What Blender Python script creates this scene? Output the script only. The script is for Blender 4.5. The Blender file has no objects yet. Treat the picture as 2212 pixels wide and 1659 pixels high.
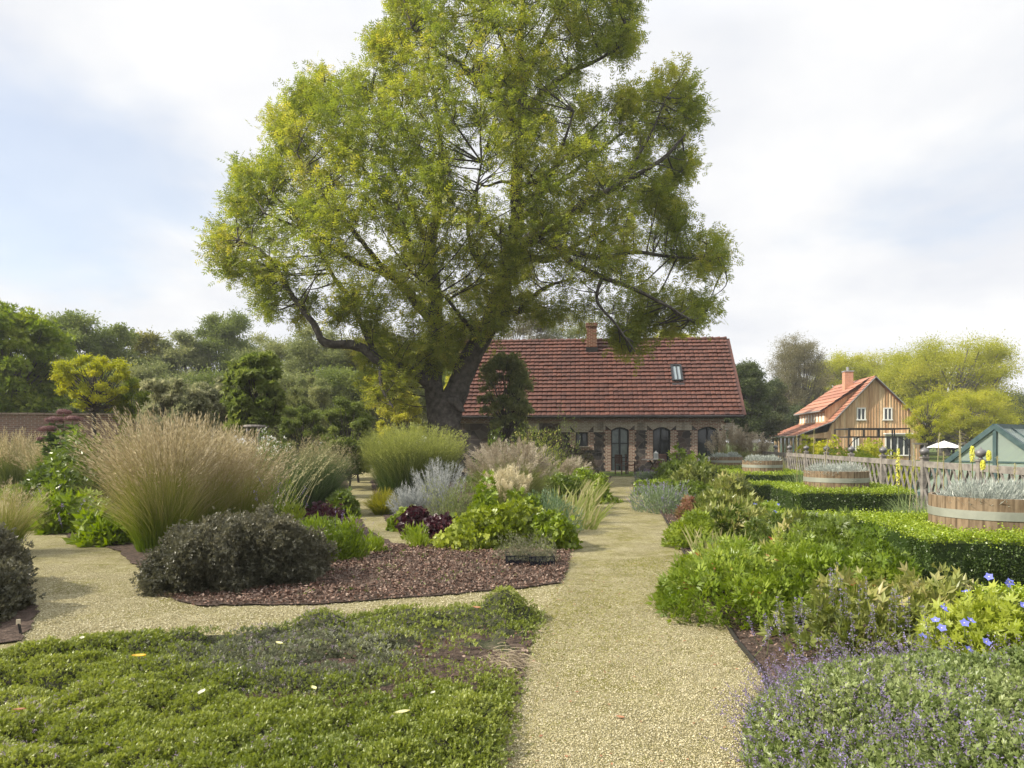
import bpy, math
import numpy as np
from mathutils import Vector

# ---------------------------------------------------------------- camera, sky, sun
F = 1475.0; CX = 1106.0; HY = 955.0; CH = 1.55      # focal length, centre, horizon in picture units; eye height in m
S = bpy.context.scene
C = S.collection
cam_d = bpy.data.cameras.new("camera"); cam = bpy.data.objects.new("camera", cam_d); C.objects.link(cam)
cam.location = (0, 0, CH); cam.rotation_euler = (math.radians(90), 0, 0)
cam_d.sensor_width = 36; cam_d.lens = F / 2212 * 36; cam_d.shift_y = (HY - 829.5) / 2212
cam_d.clip_start = 0.1; cam_d.clip_end = 3000
S.camera = cam
S.view_settings.view_transform = 'Standard'; S.view_settings.look = 'None'
S.view_settings.exposure = 0.60; S.view_settings.gamma = 1
S.cycles.max_bounces = 6; S.cycles.transparent_max_bounces = 8
S.cycles.diffuse_bounces = 3; S.cycles.glossy_bounces = 2; S.cycles.transmission_bounces = 4
S.cycles.caustics_reflective = False; S.cycles.caustics_refractive = False

SUN = Vector((-0.80, -0.12, 0.62)).normalized()
w = bpy.data.worlds.new("World"); S.world = w; w.use_nodes = True
nt = w.node_tree; nt.nodes.clear()
def N(t, **k):
    n = nt.nodes.new(t)
    for a, b in k.items(): setattr(n, a, b)
    return n
def mth(op, a, b=None):
    n = N('ShaderNodeMath', operation=op)
    for i, v in enumerate((a, b)):
        if v is None: continue
        if hasattr(v, 'links'): nt.links.new(v, n.inputs[i])
        else: n.inputs[i].default_value = v
    return n.outputs[0]
out = N('ShaderNodeOutputWorld')
sky = N('ShaderNodeTexSky', sky_type='NISHITA', sun_disc=False)
sky.sun_elevation = math.asin(SUN.z); sky.sun_rotation = math.atan2(SUN.x, SUN.y)
sky.air_density = 1.0; sky.dust_density = 1.5
bg = N('ShaderNodeBackground'); bg.inputs[1].default_value = 0.13; nt.links.new(sky.outputs[0], bg.inputs[0])
tc = N('ShaderNodeTexCoord'); sep = N('ShaderNodeSeparateXYZ'); nt.links.new(tc.outputs['Generated'], sep.inputs[0])
zz = mth('ADD', mth('MAXIMUM', sep.outputs[2], 0.0), 0.28)
cmb = N('ShaderNodeCombineXYZ')
nt.links.new(mth('DIVIDE', sep.outputs[0], zz), cmb.inputs[0]); nt.links.new(mth('DIVIDE', sep.outputs[1], zz), cmb.inputs[1])
no = N('ShaderNodeTexNoise'); no.inputs['Scale'].default_value = 1.1; no.inputs['Detail'].default_value = 7; no.inputs['Roughness'].default_value = .52
no.inputs['Distortion'].default_value = .35
nt.links.new(cmb.outputs[0], no.inputs['Vector'])
no2 = N('ShaderNodeTexNoise'); no2.inputs['Scale'].default_value = 2.3; no2.inputs['Detail'].default_value = 5; no2.inputs['Roughness'].default_value = .5
nt.links.new(cmb.outputs[0], no2.inputs['Vector'])
# a clearer gap low on the left of the sky
gd = Vector((-0.66, 1, 0.40)).normalized()
dp = N('ShaderNodeVectorMath', operation='DOT_PRODUCT'); nt.links.new(tc.outputs['Generated'], dp.inputs[0]); dp.inputs[1].default_value = gd
gap = N('ShaderNodeMapRange'); gap.inputs[1].default_value = .975; gap.inputs[2].default_value = 1.0; gap.inputs[3].default_value = 0; gap.inputs[4].default_value = .22
nt.links.new(dp.outputs['Value'], gap.inputs[0])
cov = mth('SUBTRACT', no.outputs[0], gap.outputs[0])
cr = N('ShaderNodeMapRange'); cr.inputs[1].default_value = .22; cr.inputs[2].default_value = .44; cr.inputs[3].default_value = .5; cr.inputs[4].default_value = 1
cr.interpolation_type = 'SMOOTHSTEP'
nt.links.new(cov, cr.inputs[0])
rp = N('ShaderNodeValToRGB'); nt.links.new(no2.outputs[0], rp.inputs[0])
rp.color_ramp.elements[0].position = .36; rp.color_ramp.elements[0].color = (.84, .86, .91, 1)
rp.color_ramp.elements[1].position = .62; rp.color_ramp.elements[1].color = (1, 1, 1, 1)
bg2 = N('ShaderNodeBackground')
hi = N('ShaderNodeMapRange'); hi.inputs[1].default_value = .5; hi.inputs[2].default_value = .9; hi.inputs[3].default_value = .675; hi.inputs[4].default_value = 1.25   # cloud brightened overhead, out of frame, as added fill light
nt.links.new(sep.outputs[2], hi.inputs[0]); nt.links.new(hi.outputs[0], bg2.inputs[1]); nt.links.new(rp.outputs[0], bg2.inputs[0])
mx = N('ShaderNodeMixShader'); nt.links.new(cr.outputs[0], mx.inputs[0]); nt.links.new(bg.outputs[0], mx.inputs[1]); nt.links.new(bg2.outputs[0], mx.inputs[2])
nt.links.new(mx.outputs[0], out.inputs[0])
sd = bpy.data.lights.new("sun", 'SUN'); sd.energy = 5.0; sd.angle = math.radians(0.6); sd.color = (1, .92, .77)
so = bpy.data.objects.new("sun", sd); C.objects.link(so); so.location = (0, 0, 40)
so.rotation_euler = SUN.to_track_quat('Z', 'Y').to_euler()

# ---------------------------------------------------------------- helpers
R = np.random.default_rng(11)
def P(u, v, d): return np.array([(u - CX) / F * d, d, CH + (HY - v) / F * d])
def G(u, v):
    d = CH * F / (v - HY); return np.array([(u - CX) / F * d, d, 0.0])
def GP(u, d): return np.array([(u - CX) / F * d, d, 0.0])
def unit(a): return a / np.maximum(np.linalg.norm(a, axis=-1, keepdims=True), 1e-9)
class Nz:
    def __init__(s, seed, f=1.0, n=14):
        r = np.random.default_rng(seed); s.k = unit(r.normal(size=(n, 3))) * (f * r.uniform(.5, 2.2, (n, 1))); s.p = r.uniform(0, 6.28, n)
        s.a = 1 / np.linalg.norm(s.k, axis=1) ** .6; s.a /= np.sqrt((s.a ** 2).sum() / 2)
    def __call__(s, p): return (np.sin(p @ s.k.T + s.p) * s.a).sum(-1)

class B:
    """collects quads; build() links them as one mesh"""
    def __init__(s): s.V = []; s.Q = []; s.r = []; s.m = []; s.n = 0
    def add(s, V, Q, rnd=.5, mi=0):
        V = np.asarray(V, float).reshape(-1, 3); Q = np.asarray(Q, int).reshape(-1, 4)
        s.V.append(V); s.Q.append(Q + s.n); s.n += len(V)
        s.r.append(np.broadcast_to(np.asarray(rnd, float), (len(Q),))); s.m.append(np.broadcast_to(np.asarray(mi, int), (len(Q),)))
        return s
    def box(s, c, d, rz=0, rnd=.5, mi=0, rx=0):
        x, y, z = np.asarray(d, float) / 2
        v = np.array([[i, j, k] for i in (-x, x) for j in (-y, y) for k in (-z, z)])
        if rx: v = np.stack([v[:, 0], v[:, 1] * math.cos(rx) - v[:, 2] * math.sin(rx), v[:, 1] * math.sin(rx) + v[:, 2] * math.cos(rx)], 1)
        if rz: v = np.stack([v[:, 0] * math.cos(rz) - v[:, 1] * math.sin(rz), v[:, 0] * math.sin(rz) + v[:, 1] * math.cos(rz), v[:, 2]], 1)
        return s.add(v + np.asarray(c, float), [[0, 1, 3, 2], [4, 6, 7, 5], [0, 4, 5, 1], [2, 3, 7, 6], [0, 2, 6, 4], [1, 5, 7, 3]], rnd, mi)
    def bar(s, a, b, wd, th, up=(0, 0, 1), rnd=.5, mi=0):
        a = np.asarray(a, float); b = np.asarray(b, float); d = unit(b - a); x = np.cross(d, up)
        if np.linalg.norm(x) < 1e-4: x = np.cross(d, (0, 1, 0))
        x = unit(x) * wd / 2; y = unit(np.cross(x, d)) * th / 2
        v = [p + i * x + j * y for p in (a, b) for i, j in ((-1, -1), (1, -1), (1, 1), (-1, 1))]
        return s.add(v, [[0, 3, 2, 1], [4, 5, 6, 7], [0, 1, 5, 4], [1, 2, 6, 5], [2, 3, 7, 6], [3, 0, 4, 7]], rnd, mi)
    def tube(s, pts, rad, n=6, rnd=.5, mi=0):
        p = np.asarray(pts, float); m = len(p); rad = np.broadcast_to(np.asarray(rad, float), (m,))
        t = np.gradient(p, axis=0); t = unit(t); ref = np.array([.31, .95, .05]) if abs(t[:, 1]).mean() < .8 else np.array([1., 0, .1])
        x = unit(np.cross(t, ref)); y = np.cross(t, x); a = np.arange(n) * 2 * np.pi / n
        V = p[:, None] + rad[:, None, None] * (np.cos(a)[None, :, None] * x[:, None] + np.sin(a)[None, :, None] * y[:, None])
        i = np.arange(m - 1)[:, None] * n; j = np.arange(n)[None]; k = (j + 1) % n
        Q = np.stack([i + j, i + k, i + n + k, i + n + j], -1).reshape(-1, 4)
        return s.add(V.reshape(-1, 3), Q, rnd, mi)
    def lathe(s, prof, c=(0, 0, 0), n=24, rnd=.5, mi=0):
        pr = np.asarray(prof, float); a = np.arange(n) * 2 * np.pi / n; m = len(pr)
        V = np.stack([pr[:, 0, None] * np.cos(a), pr[:, 0, None] * np.sin(a), np.repeat(pr[:, 1, None], n, 1)], -1) + np.asarray(c, float)
        i = np.arange(m - 1)[:, None] * n; j = np.arange(n)[None]; k = (j + 1) % n
        Q = np.stack([i + j, i + k, i + n + k, i + n + j], -1).reshape(-1, 4)
        if np.ndim(rnd) == 1 and len(rnd) == n: rnd = np.tile(rnd, m - 1)
        return s.add(V.reshape(-1, 3), Q, rnd, mi)
    def scat(s, T, pos, Y, Zh, sc, rnd=None, mi=0):
        """copies leaf template T (verts, quads) to each pos with axis Y and face hint Zh"""
        tv, tq = T; n = len(pos)
        if n == 0: return s
        Y = unit(Y); X = unit(np.cross(Y, Zh)); Z = np.cross(X, Y)
        sc = np.broadcast_to(np.asarray(sc, float), (n,))
        V = pos[:, None] + sc[:, None, None] * (tv[None, :, 0, None] * X[:, None] + tv[None, :, 1, None] * Y[:, None] + tv[None, :, 2, None] * Z[:, None])
        Q = tq[None] + (np.arange(n) * len(tv))[:, None, None]
        if rnd is None: rnd = R.random(n)
        rr = np.clip(np.repeat(rnd, len(tq)) + R.normal(0, .06, n * len(tq)), 0, 1)
        mm = np.repeat(np.broadcast_to(np.asarray(mi, int), (n,)), len(tq))
        return s.add(V.reshape(-1, 3), Q.reshape(-1, 4), rr, mm)
    def blades(s, root, tip, bend, wd, seg=5, rnd=None, mi=0, tcol=True, twist=None, pw=1.0):
        """ribbons: root->tip, bend = sideways/downward offset at mid, all (n,3)"""
        n = len(root); t = np.linspace(0, 1, seg + 1)[None, :, None]
        p = root[:, None] * (1 - t) ** 2 + 2 * (1 - t) * t * bend[:, None] + tip[:, None] * t ** 2
        d = unit(tip - root); side = np.cross(d, R.normal(size=(n, 3)) if twist is None else twist); side = unit(side)
        wd = np.broadcast_to(np.asarray(wd, float), (n,))
        wt = (1 - t ** (1.5 * pw)) * .9 + .1
        o = side[:, None] * wt * wd[:, None, None] / 2
        V = np.stack([p - o, p + o], 2).reshape(n, -1, 3)
        q = np.array([[2 * i, 2 * i + 1, 2 * i + 3, 2 * i + 2] for i in range(seg)])
        Q = q[None] + (np.arange(n) * (2 * seg + 2))[:, None, None]
        if rnd is None: rnd = R.random(n)
        if tcol: rr = np.clip((np.arange(seg) + .5)[None] / seg * .8 + rnd[:, None] * .25 - .03, 0, 1).ravel()
        else: rr = np.repeat(rnd, seg)
        return s.add(V.reshape(-1, 3), Q.reshape(-1, 4), rr, mi)
    def build(s, name, mats, parent=None, loc=(0, 0, 0), smooth=False, local=False):
        me = bpy.data.meshes.new(name)
        V = np.concatenate(s.V); Q = np.concatenate(s.Q); rr = np.concatenate(s.r); mm = np.concatenate(s.m)
        V = V - np.asarray(loc if parent is None and not local else (0, 0, 0), float)
        me.vertices.add(len(V)); me.vertices.foreach_set('co', V.astype(np.float32).ravel())
        me.loops.add(Q.size); me.loops.foreach_set('vertex_index', Q.astype(np.int32).ravel())
        me.polygons.add(len(Q)); me.polygons.foreach_set('loop_start', (np.arange(len(Q)) * 4).astype(np.int32))
        me.polygons.foreach_set('material_index', mm.astype(np.int32))
        me.update(calc_edges=True)
        me.attributes.new('rnd', 'FLOAT', 'FACE').data.foreach_set('value', rr.astype(np.float32))
        if not isinstance(mats, (list, tuple)): mats = [mats]
        for m in mats: me.materials.append(m)
        me.polygons.foreach_set('use_smooth', np.full(len(Q), bool(smooth)))
        o = bpy.data.objects.new(name, me); C.objects.link(o)
        if parent is not None: o.parent = parent
        else: o.location = loc
        return o

def tag(o, label, cat, group=None, kind=None):
    if label: o['label'] = label
    if cat: o['category'] = cat
    if group: o['group'] = group
    if kind: o['kind'] = kind
    return o
def thing(name, label, cat, loc, group=None, rz=0):
    o = bpy.data.objects.new(name, None); C.objects.link(o); o.location = loc; o.rotation_euler = (0, 0, rz); o.empty_display_size = .2
    return tag(o, label, cat, group)
def struct(o, label=None):
    o['kind'] = 'structure'
    if label: o['label'] = label
    return o
def poly(name, pts, z, mat):
    me = bpy.data.meshes.new(name); me.from_pydata([(float(p[0]), float(p[1]), z) for p in pts], [], [list(range(len(pts)))]); me.update()
    if me.polygons[0].normal.z < 0: me.flip_normals()
    me.materials.append(mat); o = bpy.data.objects.new(name, me); C.objects.link(o); return o
def ragged(pts, amp=.04, step=.16, seed=5):
    r_ = np.random.default_rng(seed); pts = [np.array([p_[0], p_[1]], float) for p_ in pts]; o = []
    for a, b in zip(pts, pts[1:] + pts[:1]):
        n = max(1, min(60, int(np.linalg.norm(b - a) / step)))
        for i in range(n): o.append(a + (b - a) * i / n + r_.normal(0, amp, 2) * (1 if i else .3))
    return o
def inpoly(p, pts):
    pts = np.array([[p_[0], p_[1]] for p_ in pts]); x, y = p[:, 0], p[:, 1]; r = np.zeros(len(p), bool); j = len(pts) - 1
    for i in range(len(pts)):
        xi, yi = pts[i]; xj, yj = pts[j]
        r ^= ((yi > y) != (yj > y)) & (x < (xj - xi) * (y - yi) / (yj - yi + 1e-12) + xi); j = i
    return r
def edged(p, pts):
    pts = np.array([[p_[0], p_[1]] for p_ in pts]); q = np.roll(pts, -1, 0); best = np.full(len(p), 1e9)
    for a, b in zip(pts, q):
        ab = b - a; t = np.clip(((p[:, :2] - a) @ ab) / (ab @ ab), 0, 1); best = np.minimum(best, np.linalg.norm(p[:, :2] - a - t[:, None] * ab, axis=1))
    return best
def samp(pts, n, dens=None):
    pts = np.array([[p_[0], p_[1]] for p_ in pts]); lo, hi = pts.min(0), pts.max(0); o = []; c = 0
    while c < n:
        p = R.uniform(lo, hi, (n * 2, 2)); p = p[inpoly(p, pts)]
        if dens is not None: p = p[R.random(len(p)) < dens(p)]
        o.append(p); c += len(p)
    return np.concatenate(o)[:n]
def catmull(p, k=6):
    p = np.asarray(p, float); p = np.vstack([2 * p[0] - p[1], p, 2 * p[-1] - p[-2]]); o = []
    for i in range(1, len(p) - 2):
        for t in np.arange(k) / k:
            a, b, c, d = p[i - 1:i + 3]
            o.append(.5 * (2 * b + (c - a) * t + (2 * a - 5 * b + 4 * c - d) * t * t + (3 * b - a - 3 * c + d) * t ** 3))
    o.append(p[-2]); return np.array(o)
def rdir(n, zmin=-1.0):
    z = R.uniform(zmin, 1, n); a = R.uniform(0, 2 * np.pi, n); q = np.sqrt(1 - z * z)
    return np.stack([q * np.cos(a), q * np.sin(a), z], 1)

# ---- leaf templates
def lf(w=.4, ay=0, L=1, x0=0, y0=0, lift=0, fold=.06):
    c, s_ = math.cos(ay), math.sin(ay); v = [(0, 0, 0), (-w / 2 * L, .42 * L, fold * L), (0, L, 0), (w / 2 * L, .42 * L, fold * L)]
    return [(x0 + x * c + y * s_, y0 - x * s_ + y * c, z + lift * y) for x, y, z in v]
def tmpl(ls):
    V = np.array([p for l in ls for p in l]); Q = np.arange(len(V)).reshape(-1, 4); return V, Q
T_LEAF = tmpl([lf(.5)])
T_NARROW = tmpl([lf(.22)])
T_NEEDLE = tmpl([lf(.1, fold=.0)])
T_ASH = tmpl([lf(.3, sg * 1.0, .36, 0, y, -.15) for y in (.22, .45, .68) for sg in (-1, 1)] + [lf(.3, 0, .38, 0, .68, -.15)])
T_PALM = tmpl([lf(.36, a, L, 0, 0, .12, -.04) for a, L in ((0, 1), (.75, .95), (-.75, .95), (1.5, .8), (-1.5, .8), (2.2, .55), (-2.2, .55))])
T_STAR = tmpl([lf(.24, a + da, L * k, math.sin(a) * .25 * L, math.cos(a) * .25 * L, .1, -.03) for a, L in ((0, 1), (.8, .95), (-.8, .95), (1.6, .8), (-1.6, .8)) for da, k in ((0, .8), (.33, .55), (-.33, .55))])
T_ROUND = tmpl([lf(.95, a, .8, 0, 0, .08, .02) for a in (0, 1.1, -1.1, 2.1, -2.1)])
T_SPRIG = tmpl([lf(.55, a, .5, 0, y, .5) for y, a in ((0, .9), (.05, -.9), (.2, 1.9), (.22, -2.0), (.42, .6), (.46, -.7), (.5, 2.6), (.6, 0))])
T_PEONY = tmpl([lf(.34, a, L, 0, 0, .15, .07) for a, L in ((0, 1), (.7, .85), (-.7, .85))])
T_FLOWER = tmpl([lf(1.0, a, .55, 0, 0, .25, .0) for a in np.arange(5) * 1.2566])
def clumpT(n, seed, w=.5, flat=.6):
    r = np.random.default_rng(seed); ls = []
    V = []
    for i in range(n):
        d = r.normal(size=3); d[2] *= flat; d /= np.linalg.norm(d); c = d * r.uniform(.1, .55)
        y = d + r.normal(size=3) * .5; y /= np.linalg.norm(y); x = np.cross(y, r.normal(size=3)); x /= np.linalg.norm(x); L = r.uniform(.35, .6)
        V += [c, c + y * L * .45 - x * w * L / 2, c + y * L, c + y * L * .45 + x * w * L / 2]
    return np.array(V), np.arange(4 * n).reshape(-1, 4)
T_CLUMP = clumpT(6, 3)
T_BOX = clumpT(5, 8, .7, 1)

# ---------------------------------------------------------------- materials
def lin(h):
    if isinstance(h, tuple): return h
    c = [int(h[i:i + 2], 16) / 255 for i in (0, 2, 4)]; return tuple(x / 12.92 if x <= .04045 else ((x + .055) / 1.055) ** 2.4 for x in c)
class M:
    def __init__(s, name):
        s.m = bpy.data.materials.new(name); s.m.use_nodes = True; s.t = s.m.node_tree; s.t.nodes.clear()
        s.o = s.n('ShaderNodeOutputMaterial'); s.p = s.n('ShaderNodeBsdfPrincipled'); s.l(s.p.outputs[0], s.o.inputs[0])
        s.p.inputs['Specular IOR Level'].default_value = .25
    def n(s, t, **k):
        x = s.t.nodes.new(t)
        for a, b in k.items(): setattr(x, a, b)
        return x
    def l(s, a, b): s.t.links.new(a, b)
    def attr(s): a = s.n('ShaderNodeAttribute'); a.attribute_name = 'rnd'; return a.outputs['Fac']
    def ramp(s, src, cols, pos=None):
        r = s.n('ShaderNodeValToRGB'); e = r.color_ramp.elements; k = len(cols)
        pos = pos or [i / (k - 1) for i in range(k)]
        while len(e) < k: e.new(.5)
        for i in range(k): e[i].position = pos[i]
        for i in range(k): e[i].color = (*lin(cols[i]), 1)
        s.l(src, r.inputs[0]); return r.outputs[0]
    def coord(s, kind='Object', scale=(1, 1, 1)):
        t = s.n('ShaderNodeTexCoord'); m = s.n('ShaderNodeMapping'); m.inputs['Scale'].default_value = scale; s.l(t.outputs[kind], m.inputs[0]); return m.outputs[0]
    def noise(s, sc, det=4, rough=.6, vec=None, dist=0):
        x = s.n('ShaderNodeTexNoise'); x.inputs['Scale'].default_value = sc; x.inputs['Detail'].default_value = det; x.inputs['Roughness'].default_value = rough; x.inputs['Distortion'].default_value = dist
        s.l(vec if vec is not None else s.coord(), x.inputs['Vector']); return x.outputs[0]
    def mix(s, f, a, b, mode='MIX'):
        x = s.n('ShaderNodeMix', data_type='RGBA', blend_type=mode)
        for i, v in ((0, f), (6, a), (7, b)):
            if hasattr(v, 'links'): s.l(v, x.inputs[i])
            else: x.inputs[i].default_value = v if i == 0 else (*lin(v), 1)
        return x.outputs[2]
    def bump(s, h, st=.5, d=.02):
        b = s.n('ShaderNodeBump'); b.inputs['Strength'].default_value = st; b.inputs['Distance'].default_value = d; s.l(h, b.inputs['Height']); s.l(b.outputs[0], s.p.inputs['Normal'])
    def col(s, c, rough=.7, metal=0):
        if hasattr(c, 'links'): s.l(c, s.p.inputs['Base Color'])
        else: s.p.inputs['Base Color'].default_value = (*lin(c), 1)
        s.p.inputs['Roughness'].default_value = rough; s.p.inputs['Metallic'].default_value = metal; return s.m

def leafmat(name, cols, trans=.38, rough=.5, spec=.25, pos=None, patch=None, psc=.8):
    m = M(name); c = m.ramp(m.attr(), cols, pos)
    if patch: 
        f = m.ramp(m.noise(psc, 3), [(0, 0, 0), (1, 1, 1)], [.42, .62]); c = m.mix(f, c, patch)
    m.col(c, rough); m.p.inputs['Specular IOR Level'].default_value = spec
    if trans:
        t = m.n('ShaderNodeBsdfTranslucent'); hs = m.n('ShaderNodeHueSaturation'); hs.inputs['Saturation'].default_value = 1.12; hs.inputs['Value'].default_value = 1.35; hs.inputs['Hue'].default_value = .5
        m.l(c, hs.inputs['Color']); m.l(hs.outputs[0], t.inputs[0])
        x = m.n('ShaderNodeMixShader'); x.inputs[0].default_value = trans; m.l(m.p.outputs[0], x.inputs[1]); m.l(t.outputs[0], x.inputs[2]); m.l(x.outputs[0], m.o.inputs[0])
    return m.m
def plain(name, cols, rough=.6, metal=0, bump=None, sc=6, spec=None):
    m = M(name); c = m.ramp(m.noise(sc, 5), cols, [.3 + .4 * i / max(1, len(cols) - 1) for i in range(len(cols))]) if len(cols) > 1 else cols[0]
    if bump: m.bump(m.noise(bump[0], 4), bump[1], bump[2])
    if spec is not None: m.p.inputs['Specular IOR Level'].default_value = spec
    return m.col(c, rough, metal)
# ================================================================= the setting
def m_gravel():
    m = M('gravel'); co = m.coord()
    v = m.n('ShaderNodeTexVoronoi'); v.inputs['Scale'].default_value = 120; m.l(co, v.inputs['Vector'])
    sp = m.n('ShaderNodeSeparateColor'); m.l(v.outputs['Color'], sp.inputs[0])
    c = m.ramp(sp.outputs[0], [(.20, .17, .085), (.40, .355, .195), (.51, .455, .27), (.66, .60, .41)], [0, .35, .75, 1])
    ms = m.ramp(m.noise(1.3, 6, .65), [(0, 0, 0), (1, 1, 1)], [.40, .66]); ms2 = m.ramp(m.noise(9, 5, .7), [(0, 0, 0), (1, 1, 1)], [.36, .60])
    k = m.n('ShaderNodeMath', operation='MULTIPLY'); m.l(ms, k.inputs[0]); m.l(ms2, k.inputs[1])
    c = m.mix(k.outputs[0], c, (.24, .225, .04))
    d = m.ramp(m.noise(26, 5, .7), [(0, 0, 0), (1, 1, 1)], [.52, .68]); k2 = m.n('ShaderNodeMath', operation='MULTIPLY'); m.l(d, k2.inputs[0]); k2.inputs[1].default_value = .45
    c = m.mix(k2.outputs[0], c, (.17, .15, .06)); c = m.mix(.5, c, m.ramp(m.noise(2.1, 7, .72), [(.42, .40, .30), (1, 1, 1)], [.36, .60]), 'MULTIPLY')
    m.bump(v.outputs['Distance'], 1.0, .02); return m.col(c, .95)
M_GRAVEL = m_gravel()
M_LAWN = plain('lawn', [(.03, .055, .008), (.07, .10, .015), (.10, .13, .025)], .9, 0, (60, .8, .05), 2.2)
M_SOIL = plain('mulch', [(.03, .022, .017), (.08, .055, .042), (.14, .10, .08)], .95, 0, (45, 1, .04), 16)
M_STEEL = plain('edging_steel', [(.03, .028, .025)], .6)
gsz = 900
struct(poly('ground', [(-gsz, -300), (gsz, -300), (gsz, 1200), (-gsz, 1200)], 0, M_LAWN))
FENX = lambda z: 5.9 + .15 * z
struct(poly('gravel_path', [(-16, -4), (5, -4), (FENX(4), 4), (FENX(31), 31), (-2.5, 31), (-3.5, 41), (-12, 41), (-20, 21), (-20, 2)], .006, M_GRAVEL))
BED_THYME = [(-.32, 1.2), G(1072, 1659), G(1090, 1560), G(1138, 1420), G(1165, 1330), G(1100, 1308), G(800, 1334), G(600, 1372), G(320, 1402), G(130, 1426), G(-20, 1446), (-5.6, 4.4), (-6, 1.2)]
BED_GRASS = [G(1228, 1222), G(1212, 1262), G(1130, 1274), G(700, 1308), G(430, 1312), G(350, 1292), G(300, 1232), G(255, 1192), G(150, 1166), G(88, 1108), G(95, 1062), G(740, 1016), G(755, 1060), G(765, 1098), G(795, 1148), G(850, 1176), G(1000, 1184), G(1232, 1188)]
BED_MID = [G(845, 1146), G(812, 1084), G(800, 1040), G(850, 1022), G(1322, 1030), G(1300, 1056), G(1246, 1132), G(1232, 1158), G(1000, 1160)]
BED_RIGHT = [(1.15, 1), G(1716, 1659), G(1640, 1450), G(1592, 1392), G(1530, 1290), G(1478, 1198), G(1430, 1112), G(1384, 1062), G(1388, 1036), (FENX(28) - .2, 28), (FENX(1), 1)]
BED_LEFT = [G(-60, 1180), G(30, 1186), G(62, 1250), G(80, 1330), G(48, 1388), G(-60, 1402), (-7.5, 5.2), (-8, 10)]
for nm, pl in (('front_bed_soil', BED_THYME), ('grass_bed_soil', BED_GRASS), ('middle_bed_soil', BED_MID), ('right_bed_soil', BED_RIGHT), ('left_bed_soil', BED_LEFT)):
    struct(poly(nm, ragged(pl, .0 if nm == 'right_bed_soil' else .022, .10), .022, M_SOIL))
struct(poly('lawn_strip', [(-2.4, 30.6), (14, 30.6), (14, 45), (-2.4, 45)], .03, M_LAWN))
# steel edging along the right of the path
e = B()
for a, b in zip(BED_RIGHT[1:7], BED_RIGHT[2:8]):
    e.bar((a[0], a[1], .02), (b[0], b[1], .02), .012, .05)
tag(e.build('bed_edging', M_STEEL, None, G(1592, 1392)), 'thin dark metal edging between gravel path and right flower bed', 'edging')
e = B()
for a, b in ((GP(735, 44), GP(880, 44)),): e.bar((a[0], a[1], .2), (b[0], b[1], .2), .3, .4)
tag(e.build('kerb_wall', plain('pale_stone', [(.35, .33, .28), (.5, .47, .4)], .9), None, GP(800, 44)), 'low pale stone kerb where the small side path ends', 'low wall')

# loose pebbles on the near path, mulch chips
def pebbles(name, pts, n, s0, s1, mat, lab, z=.008, flat=.5, dens=None):
    p2 = samp(pts, n, dens); n = len(p2); b = B()
    o = np.array([[1, 0, 0], [0, 1, 0], [-1, 0, 0], [0, -1, 0], [0, 0, 1.]])
    s = R.uniform(s0, s1, n) * 1; a = R.uniform(0, 6.28, n); st = R.uniform(.6, 1.5, n)
    c, sn = np.cos(a), np.sin(a); x = o[None, :, 0] * (s * st)[:, None]; y = o[None, :, 1] * s[:, None]
    V = np.stack([x * c[:, None] - y * sn[:, None] + p2[:, :1], x * sn[:, None] + y * c[:, None] + p2[:, 1:2], z + o[None, :, 2] * (s * flat * 1.6)[:, None] + R.normal(0, .0008, (n, 5))], -1)
    q = np.array([[0, 1, 4, 4], [1, 2, 4, 4], [2, 3, 4, 4], [3, 0, 4, 4]]); 
    # two top vertices instead of one so that every face is a quad
    V = np.concatenate([V, V[:, 4:5] + np.stack([c * s * .5, sn * s * .5, 0 * s], 1)[:, None]], 1)
    q = np.array([[0, 1, 4, 5], [1, 2, 4, 4], [3, 0, 5, 4]]); q = np.array([[3, 0, 5, 4], [0, 1, 4, 5], [1, 2, 3, 4]])
    Q = q[None] + (np.arange(n) * 6)[:, None, None]
    b.add(V.reshape(-1, 3), Q.reshape(-1, 4), np.repeat(R.random(n), 3)); o = b.build(name, mat); return tag(o, lab, None, None, 'stuff')
def attrmat(name, cols, rough=.9): m = M(name); return m.col(m.ramp(m.attr(), cols), rough)
M_PEB = attrmat('pebble', [(.19, .16, .08), (.35, .31, .17), (.46, .41, .25), (.62, .57, .41)])
near = lambda p: np.clip(3.2 / np.maximum(p[:, 1], 1), 0, 1) ** 1.5 * np.clip((8.0 - p[:, 1]) / 3.0, 0, 1)
PATHN = [(-.45, 2.6), (1.6, 2.6), G(1640, 1450), G(1592, 1392), G(1478, 1198), G(1228, 1222), G(1165, 1330), G(1090, 1560), G(1072, 1659)]
pebbles('gravel_stones', PATHN, 60000, .0022, .0055, M_PEB, 'loose pale yellow gravel on the nearest stretch of path', dens=near)
pebbles('side_gravel_stones', [G(1228, 1262), G(700, 1308), G(430, 1312), G(300, 1232), G(120, 1180), G(60, 1250), G(80, 1330), G(0, 1440), G(320, 1402), G(600, 1372), G(1165, 1330)], 26000, .004, .008, M_PEB, 'loose pale gravel on the cross path before the bark bed', dens=lambda p: np.clip((9.0 - p[:, 1]) / 4.0, 0, 1))
M_CHIP = attrmat('bark_chip', [(.05, .03, .022), (.12, .065, .045), (.20, .13, .10), (.33, .25, .20)])
def chips(name, pts, n, s, lab, mat=M_CHIP, dens=None):
    p2 = samp(pts, n, dens); p2 = p2 + R.normal(0, .035, p2.shape); b = B(); p = np.column_stack([p2, np.full(len(p2), .022) + R.uniform(0, .03, len(p2))]); Y = rdir(len(p), -.3) * (1, 1, .5)
    b.scat(tmpl([lf(.45, fold=.02)]), p, Y, rdir(len(p), .2), R.uniform(.5, 1.4, len(p)) * s); return tag(b.build(name, mat), lab, None, None, 'stuff')
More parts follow.
